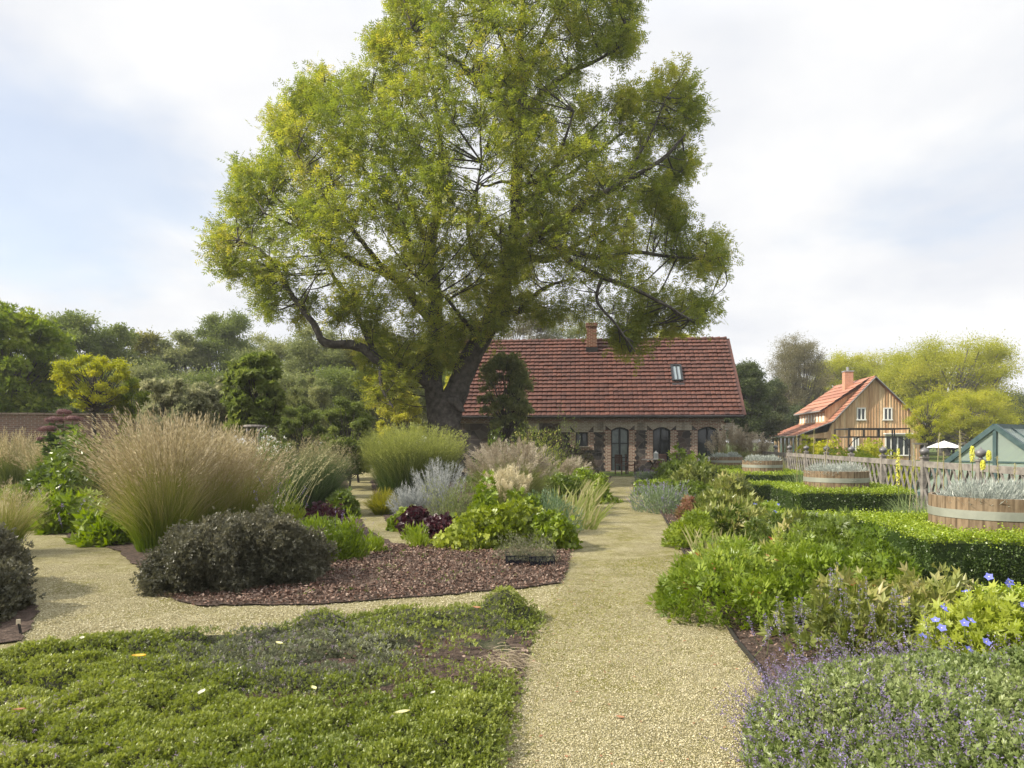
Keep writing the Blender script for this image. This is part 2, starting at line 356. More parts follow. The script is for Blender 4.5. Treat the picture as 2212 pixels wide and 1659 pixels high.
chips('bark_mulch', [G(1228, 1222), G(1212, 1262), G(1130, 1274), G(700, 1308), G(430, 1312), G(350, 1292), G(420, 1240), G(800, 1180), G(1232, 1188)], 26000, .035, 'reddish brown bark chips covering the bare front bed')
chips('right_bed_mulch', BED_RIGHT, 16000, .03, 'dark bark chips along the edge of the right bed', dens=lambda p: (edged(p, BED_RIGHT) < .5) * 1.0)
chips('front_bed_litter', BED_THYME, 5000, .03, 'dry brown litter between the thyme mats in front')

# ================================================================= brick cottage
TH = math.radians(5); hc, hs_ = math.cos(TH), math.sin(TH)
H0 = np.array([(1527 - 1240) / 1654 * 35, 35.0])
def hS(u):            # facade position (m) for a source column u
    k = (u - 1240) / 1654; return (k * H0[1] - H0[0]) / (hc + k * hs_)
def hZ(u, v): s = hS(u); return CH + (1070 - v) / 1654 * (H0[1] - s * hs_)
c4 = lambda x, y: (1350 + x / 4, 750 + y / 4)
cs = lambda x: hS(1350 + x / 4)
def czz(x, y): return hZ(*c4(x, y))
def m_brick(name, c1, c2, mort, sc=1, wd=.25, ht=.075, ms=.012):
    m = M(name); t = m.n('ShaderNodeTexCoord'); s_ = m.n('ShaderNodeSeparateXYZ'); m.l(t.outputs['Object'], s_.inputs[0])
    ad = m.n('ShaderNodeMath', operation='ADD'); m.l(s_.outputs[0], ad.inputs[0]); m.l(s_.outputs[1], ad.inputs[1])
    cb = m.n('ShaderNodeCombineXYZ'); m.l(ad.outputs[0], cb.inputs[0]); m.l(s_.outputs[2], cb.inputs[1])
    b = m.n('ShaderNodeTexBrick'); m.l(cb.outputs[0], b.inputs['Vector']); b.inputs['Scale'].default_value = sc
    b.inputs['Brick Width'].default_value = wd; b.inputs['Row Height'].default_value = ht; b.inputs['Mortar Size'].default_value = ms
    b.inputs['Color1'].default_value = (*c1, 1); b.inputs['Color2'].default_value = (*c2, 1); b.inputs['Mortar'].default_value = (*mort, 1)
    c = m.mix(.35, b.outputs['Color'], m.ramp(m.noise(5, 5), [(.4, .4, .4), (1, 1, 1)], [.3, .7]), 'MULTIPLY'); m.bump(b.outputs['Fac'], -.4, .01); return m.col(c, .9)
M_BRICK = m_brick('brick_red', (.26, .10, .065), (.17, .07, .05), (.48, .42, .35), ms=.018)
M_BRICKL = m_brick('brick_pale', (.40, .33, .27), (.32, .24, .19), (.52, .47, .41), ms=.016)
def m_stone():
    m = M('field_stone'); v = m.n('ShaderNodeTexVoronoi'); v.inputs['Scale'].default_value = 2.2; m.l(m.coord(scale=(1, 1, 1.3)), v.inputs['Vector'])
    v2 = m.n('ShaderNodeTexVoronoi', feature='DISTANCE_TO_EDGE'); v2.inputs['Scale'].default_value = 2.2; m.l(m.coord(scale=(1, 1, 1.3)), v2.inputs['Vector'])
    sp = m.n('ShaderNodeSeparateColor'); m.l(v.outputs['Color'], sp.inputs[0])
    c = m.ramp(sp.outputs[0], [(.04, .037, .04), (.075, .065, .065), (.11, .07, .06), (.13, .12, .115)])
    c = m.mix(m.ramp(v2.outputs['Distance'], [(1, 1, 1), (0, 0, 0)], [.0, .05]), c, (.16, .14, .12))
    c = m.mix(.4, c, m.ramp(m.noise(7, 5), [(.3, .3, .3), (1, 1, 1)], [.3, .7]), 'MULTIPLY')
    m.bump(v2.outputs['Distance'], .6, .04); return m.col(c, .9)
M_STONE = m_stone()
M_FRAME = plain('dark_frame', [(.03, .033, .038)], .4)
def m_glass(name, c, rough=.08): m = M(name); m.p.inputs['Specular IOR Level'].default_value = .6; return m.col(c, rough)
M_GLASS = m_glass('pane_dark', (.03, .036, .042)); M_CURT = plain('pane_curtain', [(.12, .15, .16), (.24, .28, .28)], .15, 0, None, 2.5, .6)
def m_tile(name, cols):
    m = M(name); c = m.ramp(m.attr(), cols); c = m.mix(m.ramp(m.noise(1.1, 5), [(0, 0, 0), (1, 1, 1)], [.45, .7]), c, m.mix(.5, c, (.16, .06, .04)))
    c = m.mix(.4, c, m.ramp(m.noise(14, 4), [(.5, .5, .5), (1, 1, 1)], [.3, .65]), 'MULTIPLY'); m.p.inputs['Specular IOR Level'].default_value = .3; return m.col(c, .6)
M_TILE = m_tile('clay_tile', [(.092, .043, .035), (.12, .053, .042), (.152, .066, .049)])
M_GUT = plain('gutter_dark', [(.045, .04, .042)], .4, .3)

HR = cs(1610); HL = hS(1112)          # facade right and left ends
eaveZ = czz(900, 1035)
cottage = thing('brick_cottage', 'old stone and brick cottage with a long red tiled roof behind the big ash', 'house', (H0[0], H0[1], 0), rz=-TH)
cp = lambda b, nm, mt, par=None, sm=False: b.build(nm, mt, cottage if par is None else par, smooth=sm)
opens = [('w', cs(178), cs(295), czz(230, 1320), czz(230, 1185), 0, 'window'), ('d', cs(520), cs(692), .06, czz(600, 1165), .16, 'door'),
         ('n', cs(925), cs(1095), .55, czz(1000, 1165), .16, 'window'), ('d', cs(1358), cs(1562), .06, czz(1450, 1165), .18, 'door')]
opens.insert(0, ('w', opens[0][1] - 3.3, opens[0][2] - 3.3, opens[0][3], opens[0][4], 0, 'window'))
archTop = czz(900, 1095)
b = B(); dep = 8.6; xs = HL
for (k, a, c, z0, z1, ar, nm) in opens:
    b.box(((xs + a) / 2, .25, archTop / 2), (a - xs, .5, archTop)); 
    if z0 > .1: b.box(((a + c) / 2, .25, z0 / 2), (c - a, .5, z0))
    b.box(((a + c) / 2, .25, (z1 + ar + archTop) / 2 - .0), (c - a, .5, archTop - z1 - ar + .0)); xs = c
b.box(((xs + HR) / 2, .25, archTop / 2), (HR - xs, .5, archTop))
b.box((HR - .25, dep / 2 + .25, archTop / 2), (.5, dep - .5, archTop)); b.box((HL + .25, dep / 2 + .25, archTop / 2), (.5, dep - .5, archTop)); b.box(((HL + HR) / 2, dep, archTop / 2), (HR - HL - 1, .5, archTop))
b.box(((HL + HR) / 2, dep / 2, archTop - .1), (HR - HL - 1.1, dep - .6, .1), mi=0)
cp(b, 'wall', M_STONE)
# brick course under the eaves with saw-tooth dentils
b = B(); b.box(((HL + HR) / 2, .22, (archTop + eaveZ) / 2), (HR - HL + .04, .5, eaveZ - archTop - .004))
for x in np.arange(HL, HR, .16): b.box((x + .05, -.06, archTop + .09), (.08, .09, .12))
cp(b, 'brick_cornice', M_BRICK)
for i, (k, a, c, z0, z1, ar, nm) in enumerate(opens):
    b = B(); r = 0; z = max(z0 - .0, 0.0); last = i == len(opens) - 1
    jw = .30 if k != 'w' else .3
    b_r = B()
    while z < z1:
        e2 = jw + (.07 if (r // 2) % 2 else 0); hh_ = min(.152, z1 - z)
        b.box((a - e2 / 2, -.0, z + hh_ / 2), (e2, .06, hh_)); b_r.box((c + e2 / 2, -.0, z + hh_ / 2), (e2, .06, hh_))
        z += hh_; r += 2
    cp(b, 'brick_surround', M_BRICK); cp(b_r, 'brick_surround', M_BRICK)
    b = B(); n = 15; mid = (a + c) / 2; hw = (c - a) / 2
    for j in range(n):                                   # flat arch voussoirs
        t0 = (j + .04) / n * 2 - 1; t1 = (j + .96) / n * 2 - 1; V = []
        for y in (-.045, .1):
            for t in (t0, t1):
                zi = z1 + ar * (1 - t * t); V += [(mid + hw * t, y, zi), (mid + (hw + .42) * t, y, archTop)]
        b.add(V, [[0, 1, 3, 2], [4, 6, 7, 5], [0, 4, 5, 1], [2, 3, 7, 6], [0, 2, 6, 4], [1, 5, 7, 3]], R.random())
    cp(b, 'brick_arch', M_BRICK if last else M_BRICKL)
    for xb in (a - .54, c + .54): b = B(); b.box((xb, -.012, (z1 + archTop) / 2), (.5, .03, archTop - z1 - .01)); cp(b, 'brick_band', M_BRICKL)
    if k == 'w':
        b = B()
        for x in np.arange(a - .25, c + .25, .085): b.box((x + .04, -.03, z0 - .1), (.07, .12, .2))
        cp(b, 'brick_sill', M_BRICK)
    # frame and panes
    b = B(); y = .2; fw = .07; zt = z1 + ar * .4
    b.box((a + fw / 2, y, (z0 + zt) / 2), (fw, .08, zt - z0)); b.box((c - fw / 2, y, (z0 + zt) / 2), (fw, .08, zt - z0)); b.box((mid, y - .004, (z0 + zt) / 2), (fw * 1.3, .08, zt - z0 + ar * .6))
    for zc in ([z0 + fw / 2] + ([z0 + (z1 - z0) * q for q in (.33, .68)] if k != 'w' else [])): b.box((mid, y + .006, zc), (c - a - 2 * fw, .07, .045))
    for j in range(10):
        t = (j + .5) / 10 * 2 - 1; b.box((mid + hw * t, y - .008, z1 + ar * (1 - t * t) - .05), (hw * .2 + .003, .09, .1))
    fr = cp(b, nm, M_FRAME)
    b = B(); b.box((mid, y + .06, (z0 + z1 + ar) / 2), (c - a - .02, .01, z1 + ar - z0)); b.build('pane', M_CURT if i == 2 else M_GLASS, fr)
    b = B(); b.box((mid, -.04, z0 / 2 + .02 if k == 'd' else z0 - .012), (c - a + .1, .22, .08 if k == 'd' else .03)); b.build('sill', plain('sill_stone', [(.25, .23, .2)], .8), fr)
# roof: real stepped courses of pantiles
RL, RR = HL - .35, hS(1798); ridY, ridZ = 3.4, czz(1655, 285) * 1.0
ridZ = CH + (1070 - 821) / 1654 * (35 + 3.4 - 4 * hs_); eY, eZ = -.32, eaveZ + .06
ncs = 20; b = B(); xs = np.arange(RL, RR, .062); tw = .248
ph = (xs - RL) / tw; prof = np.where(np.arange(len(xs)) % 4 == 0, -.012, .012)
dv = np.array([ridY - eY, ridZ - eZ]); L = np.linalg.norm(dv); dv /= L; nv = np.array([-dv[1], dv[0]])
for k in range(ncs):
    s0, s1 = L * k / ncs - .03, L * (k + 1) / ncs + .02
    lo = np.array([eY, eZ]) + dv * s0 + nv * .095; hi = np.array([eY, eZ]) + dv * s1 + nv * .0; bt = np.array([eY, eZ]) + dv * s0 - nv * .01
    jit = np.repeat(R.normal(0, .006, len(xs) // 4 + 1), 4)[:len(xs)]
    V = []
    for pt, pf in ((bt, 0), (lo, 1), (hi, 1)):
        off = prof * pf + jit * (pf > 0)
        V.append(np.stack([xs, pt[0] + nv[0] * off, pt[1] + nv[1] * off - (.03 * np.abs(np.sin(ph * np.pi)) if pf == 0 else 0)], 1))
    V = np.concatenate(V); n = len(xs); i = np.arange(n - 1)
    tc_ = np.repeat(R.random(n // 4 + 1), 4)[:n - 1]
    b.add(V, np.concatenate([np.stack([i, i + 1, i + n + 1, i + n], 1), np.stack([i + n, i + n + 1, i + 2 * n + 1, i + 2 * n], 1)]), np.concatenate([tc_, tc_]))
b2 = B(); bk = 2 * ridY - eY
b.add([(RL, ridY, ridZ), (RR, ridY, ridZ), (RR, bk, eZ), (RL, bk, eZ)], [[0, 1, 2, 3]], .5)
b.add([(RL, eY, eZ - .03), (RR, eY, eZ - .03), (RR, ridY, ridZ - .05), (RL, ridY, ridZ - .05)], [[0, 1, 2, 3]], .1)
roof = cp(b, 'roof', M_TILE)
b = B()
for x in np.arange(RL, RR - .2, .36):
    b.tube([(x, ridY, ridZ + .0), (x + .2, ridY, ridZ + .012), (x + .38, ridY, ridZ + .03)], [.1, .105, .12], 8, R.random())
b.build('ridge_tiles', M_TILE, roof)
for xx, sgn in ((RR, 1), (RL, -1)):
    b = B(); b.bar((xx + .02 * sgn, eY, eZ), (xx + .02 * sgn, ridY, ridZ), .06, .2, (1, 0, 0), .3); b.bar((xx + .02 * sgn, bk, eZ), (xx + .02 * sgn, ridY, ridZ), .06, .2, (1, 0, 0), .3); b.build('verge', M_TILE, roof)
for xx in (HL + .2, HR - .2):               # gable walls
    b = B(); b.add([(xx, 0, eZ - .2), (xx, dep, eZ - .2), (xx, ridY + .02, ridZ - .08), (xx, ridY, ridZ - .08)], [[0, 1, 2, 3]]); cp(b, 'gable_wall', M_BRICK)
b = B(); b.tube([(RL, eY - .08, eZ - .06), (RR, eY - .08, eZ - .06)], .075, 10); b.box(((HL + HR) / 2, -.14, eZ - .11), (RR - RL - .4, .25, .03)); cp(b, 'gutter', M_GUT)
# chimney
def onroof(x, t): p = np.array([eY, eZ]) + dv * L * t; return np.array([x, p[0], p[1]])
chx = (cs(295) + cs(400)) / 2; b = B(); cz0, cz1 = ridZ - .9, ridZ + .85
b.box((chx, ridY - .35, (cz0 + cz1) / 2), (.56, .56, cz1 - cz0)); b.box((chx, ridY - .35, cz1 - .05), (.66, .66, .16)); b.box((chx, ridY - .35, cz1 + .02), (.6, .6, .08))
ch = b.build('chimney', m_brick('brick_chimney', (.22, .06, .035), (.15, .045, .03), (.40, .30, .22)), roof)
b = B(); b.box((chx, ridY - .62, ridZ - .62), (.66, .2, .34)); b.build('flashing', M_GUT, ch)
# skylight
sx0, sx1 = hS(1350 + 1122 / 4) + .12, hS(1350 + 1240 / 4) + .08; tt0, tt1 = .41, .62
def slab(b, x0, x1, t0, t1, h0, h1, mi=0):
    V = []
    for h in (h0, h1):
        for x, t in ((x0, t0), (x1, t0), (x1, t1), (x0, t1)):
            q = onroof(x, t); V.append((q[0], q[1] + nv[0] * h, q[2] + nv[1] * h))
    b.add(V, [[0, 3, 2, 1], [4, 5, 6, 7], [0, 1, 5, 4], [1, 2, 6, 5], [2, 3, 7, 6], [3, 0, 4, 7]], .5, mi)
b = B(); th = (tt1 - tt0); fw = .10
slab(b, sx0, sx0 + fw, tt0, tt1, 0, .17); slab(b, sx1 - fw, sx1, tt0, tt1, 0, .17); slab(b, sx0 + fw, sx1 - fw, tt0, tt0 + .012, 0, .172); slab(b, sx0 + fw, sx1 - fw, tt1 - .014, tt1, 0, .172)
slab(b, (sx0 + sx1) / 2 - .02, (sx0 + sx1) / 2 + .02, tt0 + .012, tt1 - .014, .08, .16)
sk = b.build('skylight', M_FRAME, roof); b = B(); slab(b, sx0 + fw, sx1 - fw, tt0 + .012, tt1 - .014, .02, .12); b.build('pane', m_glass('pane_sky', (.25, .3, .33), .03), sk)
b = B(); slab(b, sx0 - .03, sx1 + .03, tt0 - .045, tt0, .05, .075); b.build('flashing', M_GUT, sk)

# ================================================================= timber house far right
ax = np.array([.15, .99]); ax = ax / np.linalg.norm(ax); rt = np.array([ax[1], -ax[0]])
c5 = lambda x, y: (1800 + x / 3.253, 750 + y / 3.253)
Zg = 60.0; u5, v5 = c5(1035, 530); W0 = np.array([(u5 - 1240) / 1654 * Zg, Zg])
timber = thing('timber_house', 'larch clad gabled house with orange tiled roof and dormer beyond the fence', 'house', (W0[0], W0[1], 0), rz=-math.atan2(.15, .99))
def q5(x, y):       # crop point -> (s, z) in the gable plane
    u, v = c5(x, y); k = (u - 1240) / 1654; s = (k * W0[1] - W0[0]) / (rt[0] - k * rt[1]); Z = W0[1] + s * rt[1]; return s, CH + (1070 - v) / 1654 * Z
def m_board(name, cols, wdt=.2, k='x'):
    m = M(name); t = m.n('ShaderNodeTexCoord'); sp = m.n('ShaderNodeSeparateXYZ'); m.l(t.outputs['Object'], sp.inputs[0])
    ad = m.n('ShaderNodeMath', operation='ADD'); m.l(sp.outputs[0], ad.inputs[0]); m.l(sp.outputs[1], ad.inputs[1])
    d = m.n('ShaderNodeMath', operation='DIVIDE'); m.l(ad.outputs[0], d.inputs[0]); d.inputs[1].default_value = wdt
    f = m.n('ShaderNodeMath', operation='FLOOR'); m.l(d.outputs[0], f.inputs[0]); wn = m.n('ShaderNodeTexWhiteNoise', noise_dimensions='1D'); m.l(f.outputs[0], wn.inputs['W'])
    c = m.ramp(wn.outputs['Value'], cols); g = m.noise(3, 4, .6, m.coord(scale=(4, 4, .35)))
    c = m.mix(.6, c, m.ramp(g, [(.45, .38, .3), (1, 1, 1)], [.35, .65]), 'MULTIPLY'); return m.col(c, .75)
M_LARCH = m_board('larch_boards', [(.50, .31, .17), (.72, .50, .30), (.64, .44, .26), (.84, .66, .44)])
M_LARCHP = plain('larch_trim', [(.50, .34, .2), (.62, .46, .3)], .7)
M_TILE2 = m_tile('orange_tile', [(.34, .15, .10), (.41, .19, .125), (.47, .23, .15)])
M_WHITE = plain('white_paint', [(.75, .74, .7)], .5)
M_ZINC = plain('zinc', [(.35, .34, .33), (.45, .44, .43)], .4, .6)
tp = lambda b, nm, mt, par=None: b.build(nm, mt, timber if par is None else par)
A = q5(1035, 530); Rr = q5(1405, 890); K1 = q5(700, 880); El = q5(440, 990); LEN = 11.0
zA = A[1]; sR, zR = Rr; sK, zK = K1; sE, zE = El
b = B()
def prism(b, pts, y0, y1, rnd=.5):
    n = len(pts)
    for i in range(n - 1):
        (s0, z0), (s1, z1) = pts[i], pts[i + 1]
        for y in (y0, y1): b.add([(s0, y, 0), (s1, y, 0), (s1, y, z1), (s0, y, z0)], [[0, 1, 2, 3]], rnd)
pL = q5(668, 1005)
gp = [(pL[0], zE + .35), (sK, zK - .12), (0, zA - .15), (sR - .1, zR)]
prism(b, gp, 0, LEN); b.add([(gp[0][0], 0, 0), (gp[0][0], LEN, 0), (gp[0][0], LEN, gp[0][1]), (gp[0][0], 0, gp[0][1])], [[0, 1, 2, 3]])
b.add([(gp[-1][0], 0, 0), (gp[-1][0], LEN, 0), (gp[-1][0], LEN, gp[-1][1]), (gp[-1][0], 0, gp[-1][1])], [[0, 1, 2, 3]])
gE = [(sE + .1, zE - .05), (pL[0], zE + .35)]                # triangular spandrel over the porch
b.add([(sE + .1, 0, zE - .25), (pL[0], 0, zE - .25), (pL[0], 0, zE + .33), (sE + .1, 0, zE - .05)], [[0, 1, 2, 3]])
x = gp[0][0] + .1
while x < sR - .2:                                            # cover battens
    z = np.interp(x, [g[0] for g in gp], [g[1] for g in gp]); b.box((x, -.02, z / 2), (.055, .04, z - .05), rnd=R.random()); x += .24
tp(b, 'wall', M_LARCH)
def roofplane(b, p0, p1, y0, y1, n, th=.12):
    p0 = np.array(p0); p1 = np.array(p1); d = (p1 - p0); nn = np.array([-d[1], d[0]]); nn = nn / np.linalg.norm(nn); nn = nn if nn[1] > 0 else -nn
    for k in range(n):
        a = p0 + d * k / n + nn * .09; c = p0 + d * (k + 1) / n + nn * .03; e_ = p0 + d * k / n + nn * .0
        b.add([(a[0], y0, a[1]), (a[0], y1, a[1]), (c[0], y1, c[1]), (c[0], y0, c[1])], [[0, 1, 2, 3]], R.random()); b.add([(a[0], y0, a[1]), (a[0], y1, a[1]), (e_[0], y1, e_[1]), (e_[0], y0, e_[1])], [[0, 1, 2, 3]], .3)
    b.add([(p0[0], y0, p0[1] - th), (p0[0], y1, p0[1] - th), (p1[0], y1, p1[1] - th), (p1[0], y0, p1[1] - th)], [[0, 1, 2, 3]], .2)
b = B(); o_ = -.3
roofplane(b, (sE - .25, zE - .05), (sK, zK), o_, LEN + .3, 8); roofplane(b, (sK, zK), (0, zA), o_, LEN + .3, 14); roofplane(b, (sR + .35, zR - .35), (0, zA), o_, LEN + .3, 14)
rf = tp(b, 'roof', M_TILE2)
b = B()
for p, q in (((sE - .25, zE - .03), (sK, zK)), ((sK, zK), (0, zA)), ((0, zA), (sR + .35, zR - .33))): b.bar((p[0], o_ - .02, p[1] + .02), (q[0], o_ - .02, q[1] + .02), .05, .22, (0, 1, 0))
b.build('barge_board', M_ZINC, rf)
b = B(); b.tube([(0, o_, zA + .04), (0, LEN + .3, zA + .04)], .1, 8); b.build('ridge_tiles', M_TILE2, rf)
# dormer (shed roof over a band of windows) on the left slope
dy0, dy1 = 1.3, LEN - 1.0; dz0 = zK + .55; sD = -3.75
def rz_(s): return np.interp(s, [sE, sK, 0], [zE, zK, zA])
b = B(); dT = 4.5
for y in (dy0, dy1): b.add([(sD, y, rz_(sD)), (-.6, y, rz_(-.6)), (-.6, y, rz_(-.6) - .02), (sD, y, dT)], [[0, 1, 2, 3]])
b.add([(sD, dy0, rz_(sD)), (sD, dy1, rz_(sD)), (sD, dy1, dT), (sD, dy0, dT)], [[0, 1, 2, 3]])
dm = b.build('dormer', M_LARCH, rf)
b = B(); roofplane(b, (sD - .4, dT - .12), (-.02, zA + .06), dy0 - .35, dy1 + .3, 7); b.build('dormer_roof', M_TILE2, rf)
b = B(); b.tube([(sD - .45, dy0 - .35, dT - .15), (sD - .45, dy1 + .3, dT - .15)], .07, 8); b.tube([(sE - .32, o_, zE - .08), (sE - .32, LEN, zE - .08)], .07, 8)
b.tube([(sE - .3, o_ + .1, zE - .1), (sE - .1, .05, zE - .5), (sE - .05, .05, 0)], .04, 8); b.build('gutter', M_ZINC, rf)
for y in np.arange(dy0 + .4, dy1 - .3, .95): b = B(); b.box((sD - .02, y, rz_(sD) + .55), (.06, .42, .75)); b.build('dormer_window', M_WHITE, rf)
cxx = q5(845, 560); b = B(); cy = 4.0; ckz = 8.0
b.box((-.95, cy, zA - .1), (.75, .75, 2.0)); cc = b.build('chimney', m_brick('brick_orange', (.55, .22, .12), (.45, .17, .1), (.5, .4, .3)), rf)
b = B(); b.box((-.95, cy, zA + .93), (.85, .85, .1)); b.tube([(-.95, cy, zA + .9), (-.95, cy, zA + 1.35)], .12, 10); b.build('chimney_cap', M_ZINC, cc)
def win(a, c_, nm='window', mull=1, nbar=0):
    (s0, z1), (s1, z0) = q5(*a), q5(*c_); b = B(); f = .1
    b.box((s0 + f / 2, -.06, (z0 + z1) / 2), (f, .1, z1 - z0)); b.box((s1 - f / 2, -.06, (z0 + z1) / 2), (f, .1, z1 - z0)); b.box(((s0 + s1) / 2, -.062, z0 + f / 2), (s1 - s0 + .1, .12, f)); b.box(((s0 + s1) / 2, -.062, z1 - f / 2), (s1 - s0, .12, f))
    for i in range(mull): b.box((s0 + (s1 - s0) * (i + 1) / (mull + 1), -.058, (z0 + z1) / 2), (.1, .1, z1 - z0 - .15))
    w_ = tp(b, nm, M_WHITE); b = B(); b.box(((s0 + s1) / 2, -.045, (z0 + z1) / 2), (s1 - s0 - .1, .03, z1 - z0 - .1)); b.build('pane', M_GLASS, w_)
win((893, 770), (963, 870)); win((1103, 770), (1172, 870)); win((858, 1000), (910, 1115)); win((1115, 985), (1312, 1150), 'glazed_door', 3)
b = B(); s0, s1 = q5(1105, 0)[0], q5(1320, 0)[0]; z = q5(1200, 975)[1]; b.box(((s0 + s1) / 2, -.25, z), (s1 - s0, .5, .1)); tp(b, 'door_canopy', M_WHITE)
b = B()                                                       # open porch on the left
for x, y in [(x, .12) for x in np.linspace(sE + .15, pL[0], 3)] + [(sE + .12, y) for y in np.arange(1.6, LEN, 1.6)]:
    b = B(); b.box((x, y, (zE - .2) / 2), (.18, .18, zE - .2)); tp(b, 'porch_post', M_LARCHP)
M_TEALG = m_glass('pane_teal', (.04, .09, .1))
for y in np.arange(1.6, LEN - 1.6, 1.6): b = B(); b.box((sE + .5, y + .8, 1.0), (.05, 1.2, 1.9)); tp(b, 'porch_window', M_TEALG)
# ================================================================= fence, pergola, greenhouse, parasol
M_GREYW = plain('weathered_wood', [(.12, .11, .10), (.22, .20, .18), (.32, .29, .26)], .85, 0, (30, .6, .01), 5)
M_BALL = plain('finial_metal', [(.10, .10, .105), (.22, .21, .21)], .45, .3)
pz = [29.4, 27.2, 25, 23, 21, 19, 17, 15, 13, 11, 9.0, 7.0]
fen = thing('lattice_fence', 'weathered grey wooden lattice fence with ball topped posts', 'fence', (FENX(11), 11, 0))
L0 = np.array([FENX(11), 11, 0.])
for i, z in enumerate(pz):
    x = FENX(z); rel = np.array([x, z, 0]) - L0; top = 1.20
    b = B(); b.box(rel + (0, 0, (top + .04) / 2), (.10, .10, top + .04), -.15); b.box(rel + (0, 0, top + .055), (.13, .13, .03), -.15)
    po = b.build('post', M_GREYW, fen)
    b = B(); pr = [(.001, 0), (.045, .0), (.03, .02), (.028, .035), (.06, .05), (.082, .085), (.085, .11), (.07, .14), (.035, .162), (.014, .175), (.008, .20), (.001, .205)]
    b.lathe([(r, h + top + .07) for r, h in pr], rel, 16); b.build('finial', M_BALL, po, smooth=True)
for i in range(len(pz) - 1):
    za, zb = pz[i], pz[i + 1]; a = np.array([FENX(za), za, 0]) - L0; c = np.array([FENX(zb), zb, 0]) - L0; d = c - a; ln = np.linalg.norm(d); d = d / ln
    b = B(); b.bar(a + d * .05 + (0, 0, 1.13), c - d * .05 + (0, 0, 1.13), .07, .11); b.bar(a + d * .05 + (0, 0, .28), c - d * .05 + (0, 0, .28), .04, .08); b.build('rail', M_GREYW, fen)
    b = B(); H = .84; step = .27; nrm = np.array([-d[1], d[0], 0])
    for t in np.arange(-H * .55, ln - .05, step):
        for sg, off in ((1, .018), (-1, -.018)):
            t0, t1 = (t, t + H * .55) if sg > 0 else (t + H * .55, t); z0, z1 = .24, 1.10
            lo, hi = min(t0, t1), max(t0, t1); f0 = 0; f1 = 1
            if hi <= .05 or lo >= ln - .05: continue
            tt = np.array([t0, t1]); zz_ = np.array([z0, z1])
            cl = np.clip(tt, .05, ln - .05); zc = np.interp(cl, [lo, hi], zz_ if sg > 0 else zz_[::-1])
            if sg < 0: pass
            b.bar(a + d * cl[0] + nrm * off + (0, 0, zc[0]), a + d * cl[1] + nrm * off + (0, 0, zc[1]), .014, .036, nrm, R.random())
    b.build('lattice', M_GREYW, fen)

M_BLK = plain('black_metal', [(.02, .02, .022)], .4)
def gp5(x, y, d): u, v = c5(x, y); return np.array([(u - 1240) / 1654 * d, d, CH + (1070 - v) / 1654 * d])
b = B(); D0, D1 = 48.0, 51.0
tl, tr_, bl2 = gp5(832, 935, D0), gp5(1312, 937, D0), gp5(832, 1000, D0)
xs_ = np.linspace(tl[0], tr_[0], 5); zt, zb_ = tl[2], bl2[2]
bk_ = np.array([.45, 3.0, 0])
for off in (np.zeros(3), bk_):
    for z in (zt, zb_): b.bar((tl[0] + off[0], D0 + off[1], z), (tr_[0] + off[0], D0 + off[1], z), .09, .09)
    for i, x in enumerate(xs_): b.bar((x + off[0], D0 + off[1], 0 if i in (0, 4) else zb_), (x + off[0], D0 + off[1], zt), .07, .07)
for x in (tl[0], tr_[0]):
    for z in (zt, zb_): b.bar((x, D0, z), (x + bk_[0], D0 + 3, z), .08, .08)
for x in (tl[0], tr_[0]):
    sg = 1 if x == tl[0] else -1; b.tube([(x + sg * 1.0 * (1 - math.cos(t)), D0, zb_ - 1.0 * (1 - math.sin(t))) for t in np.linspace(0, 1.57, 8)], .03, 5)
tag(b.build('pergola', M_BLK, None, (xs_[2], D0, 0)), 'black metal pergola frame standing before the timber house', 'pergola')

# greenhouse
M_TEAL = plain('greenhouse_frame', [(.04, .075, .08), (.085, .13, .13)], .45, .2)
mg = M('greenhouse_glass'); mg.col((.42, .50, .45), .25); mg.p.inputs['Specular IOR Level'].default_value = .7
_t = mg.n('ShaderNodeBsdfTransparent'); _t.inputs[0].default_value = (.8, .88, .84, 1); _x = mg.n('ShaderNodeMixShader'); _x.inputs[0].default_value = .5; mg.l(mg.p.outputs[0], _x.inputs[1]); mg.l(_t.outputs[0], _x.inputs[2]); mg.l(_x.outputs[0], mg.o.inputs[0]); M_GG = mg.m
ap = gp5(1985, 915, 17.5); gdv = np.array([.62, -.78, 0]); gax = np.array([.80, .60, 0]); hw = 2.15; zE2 = ap[2] - 2.0; LG = 7
ghs = thing('greenhouse', 'low gabled glass greenhouse with teal metal frame behind the fence at right', 'greenhouse', (ap[0], ap[1], 0)); ga = np.array([0, 0, ap[2]])
zE2 = .12
Le, Re = ga * 0 - gdv * hw + (0, 0, zE2), gdv * hw + (0, 0, zE2)
b = B()
for off in (gax * 0, gax * LG):
    b.bar(ga + off, Le + off, .12, .14, gax); b.bar(ga + off, Re + off, .12, .16, gax); b.bar(Le + off, Re + off, .08, .12); b.bar(ga + off, np.array([0, 0, zE2]) + off, .08, .10, gax)
    for t in (.5,):
        m1 = ga * (1 - t) + Re * t; b.bar(m1 + off, (m1[0] + off[0], m1[1] + off[1], zE2), .05, .06, gax); m1 = ga * (1 - t) + Le * t; b.bar(m1 + off, (m1[0] + off[0], m1[1] + off[1], zE2), .05, .06, gax)
        b.bar(m1 + off, ga * .5 + Re * .5 + off, .04, .05, gax)
b.bar(ga, ga + gax * LG, .12, .12); b.bar(Le, Le + gax * LG, .1, .12); b.bar(Re, Re + gax * LG, .1, .12)
for k in np.arange(1, LG, 1.0):
    for E in (Le, Re): b.bar(ga + gax * k, E + gax * k, .05, .05, gax)
b.build('frame', M_TEAL, ghs)
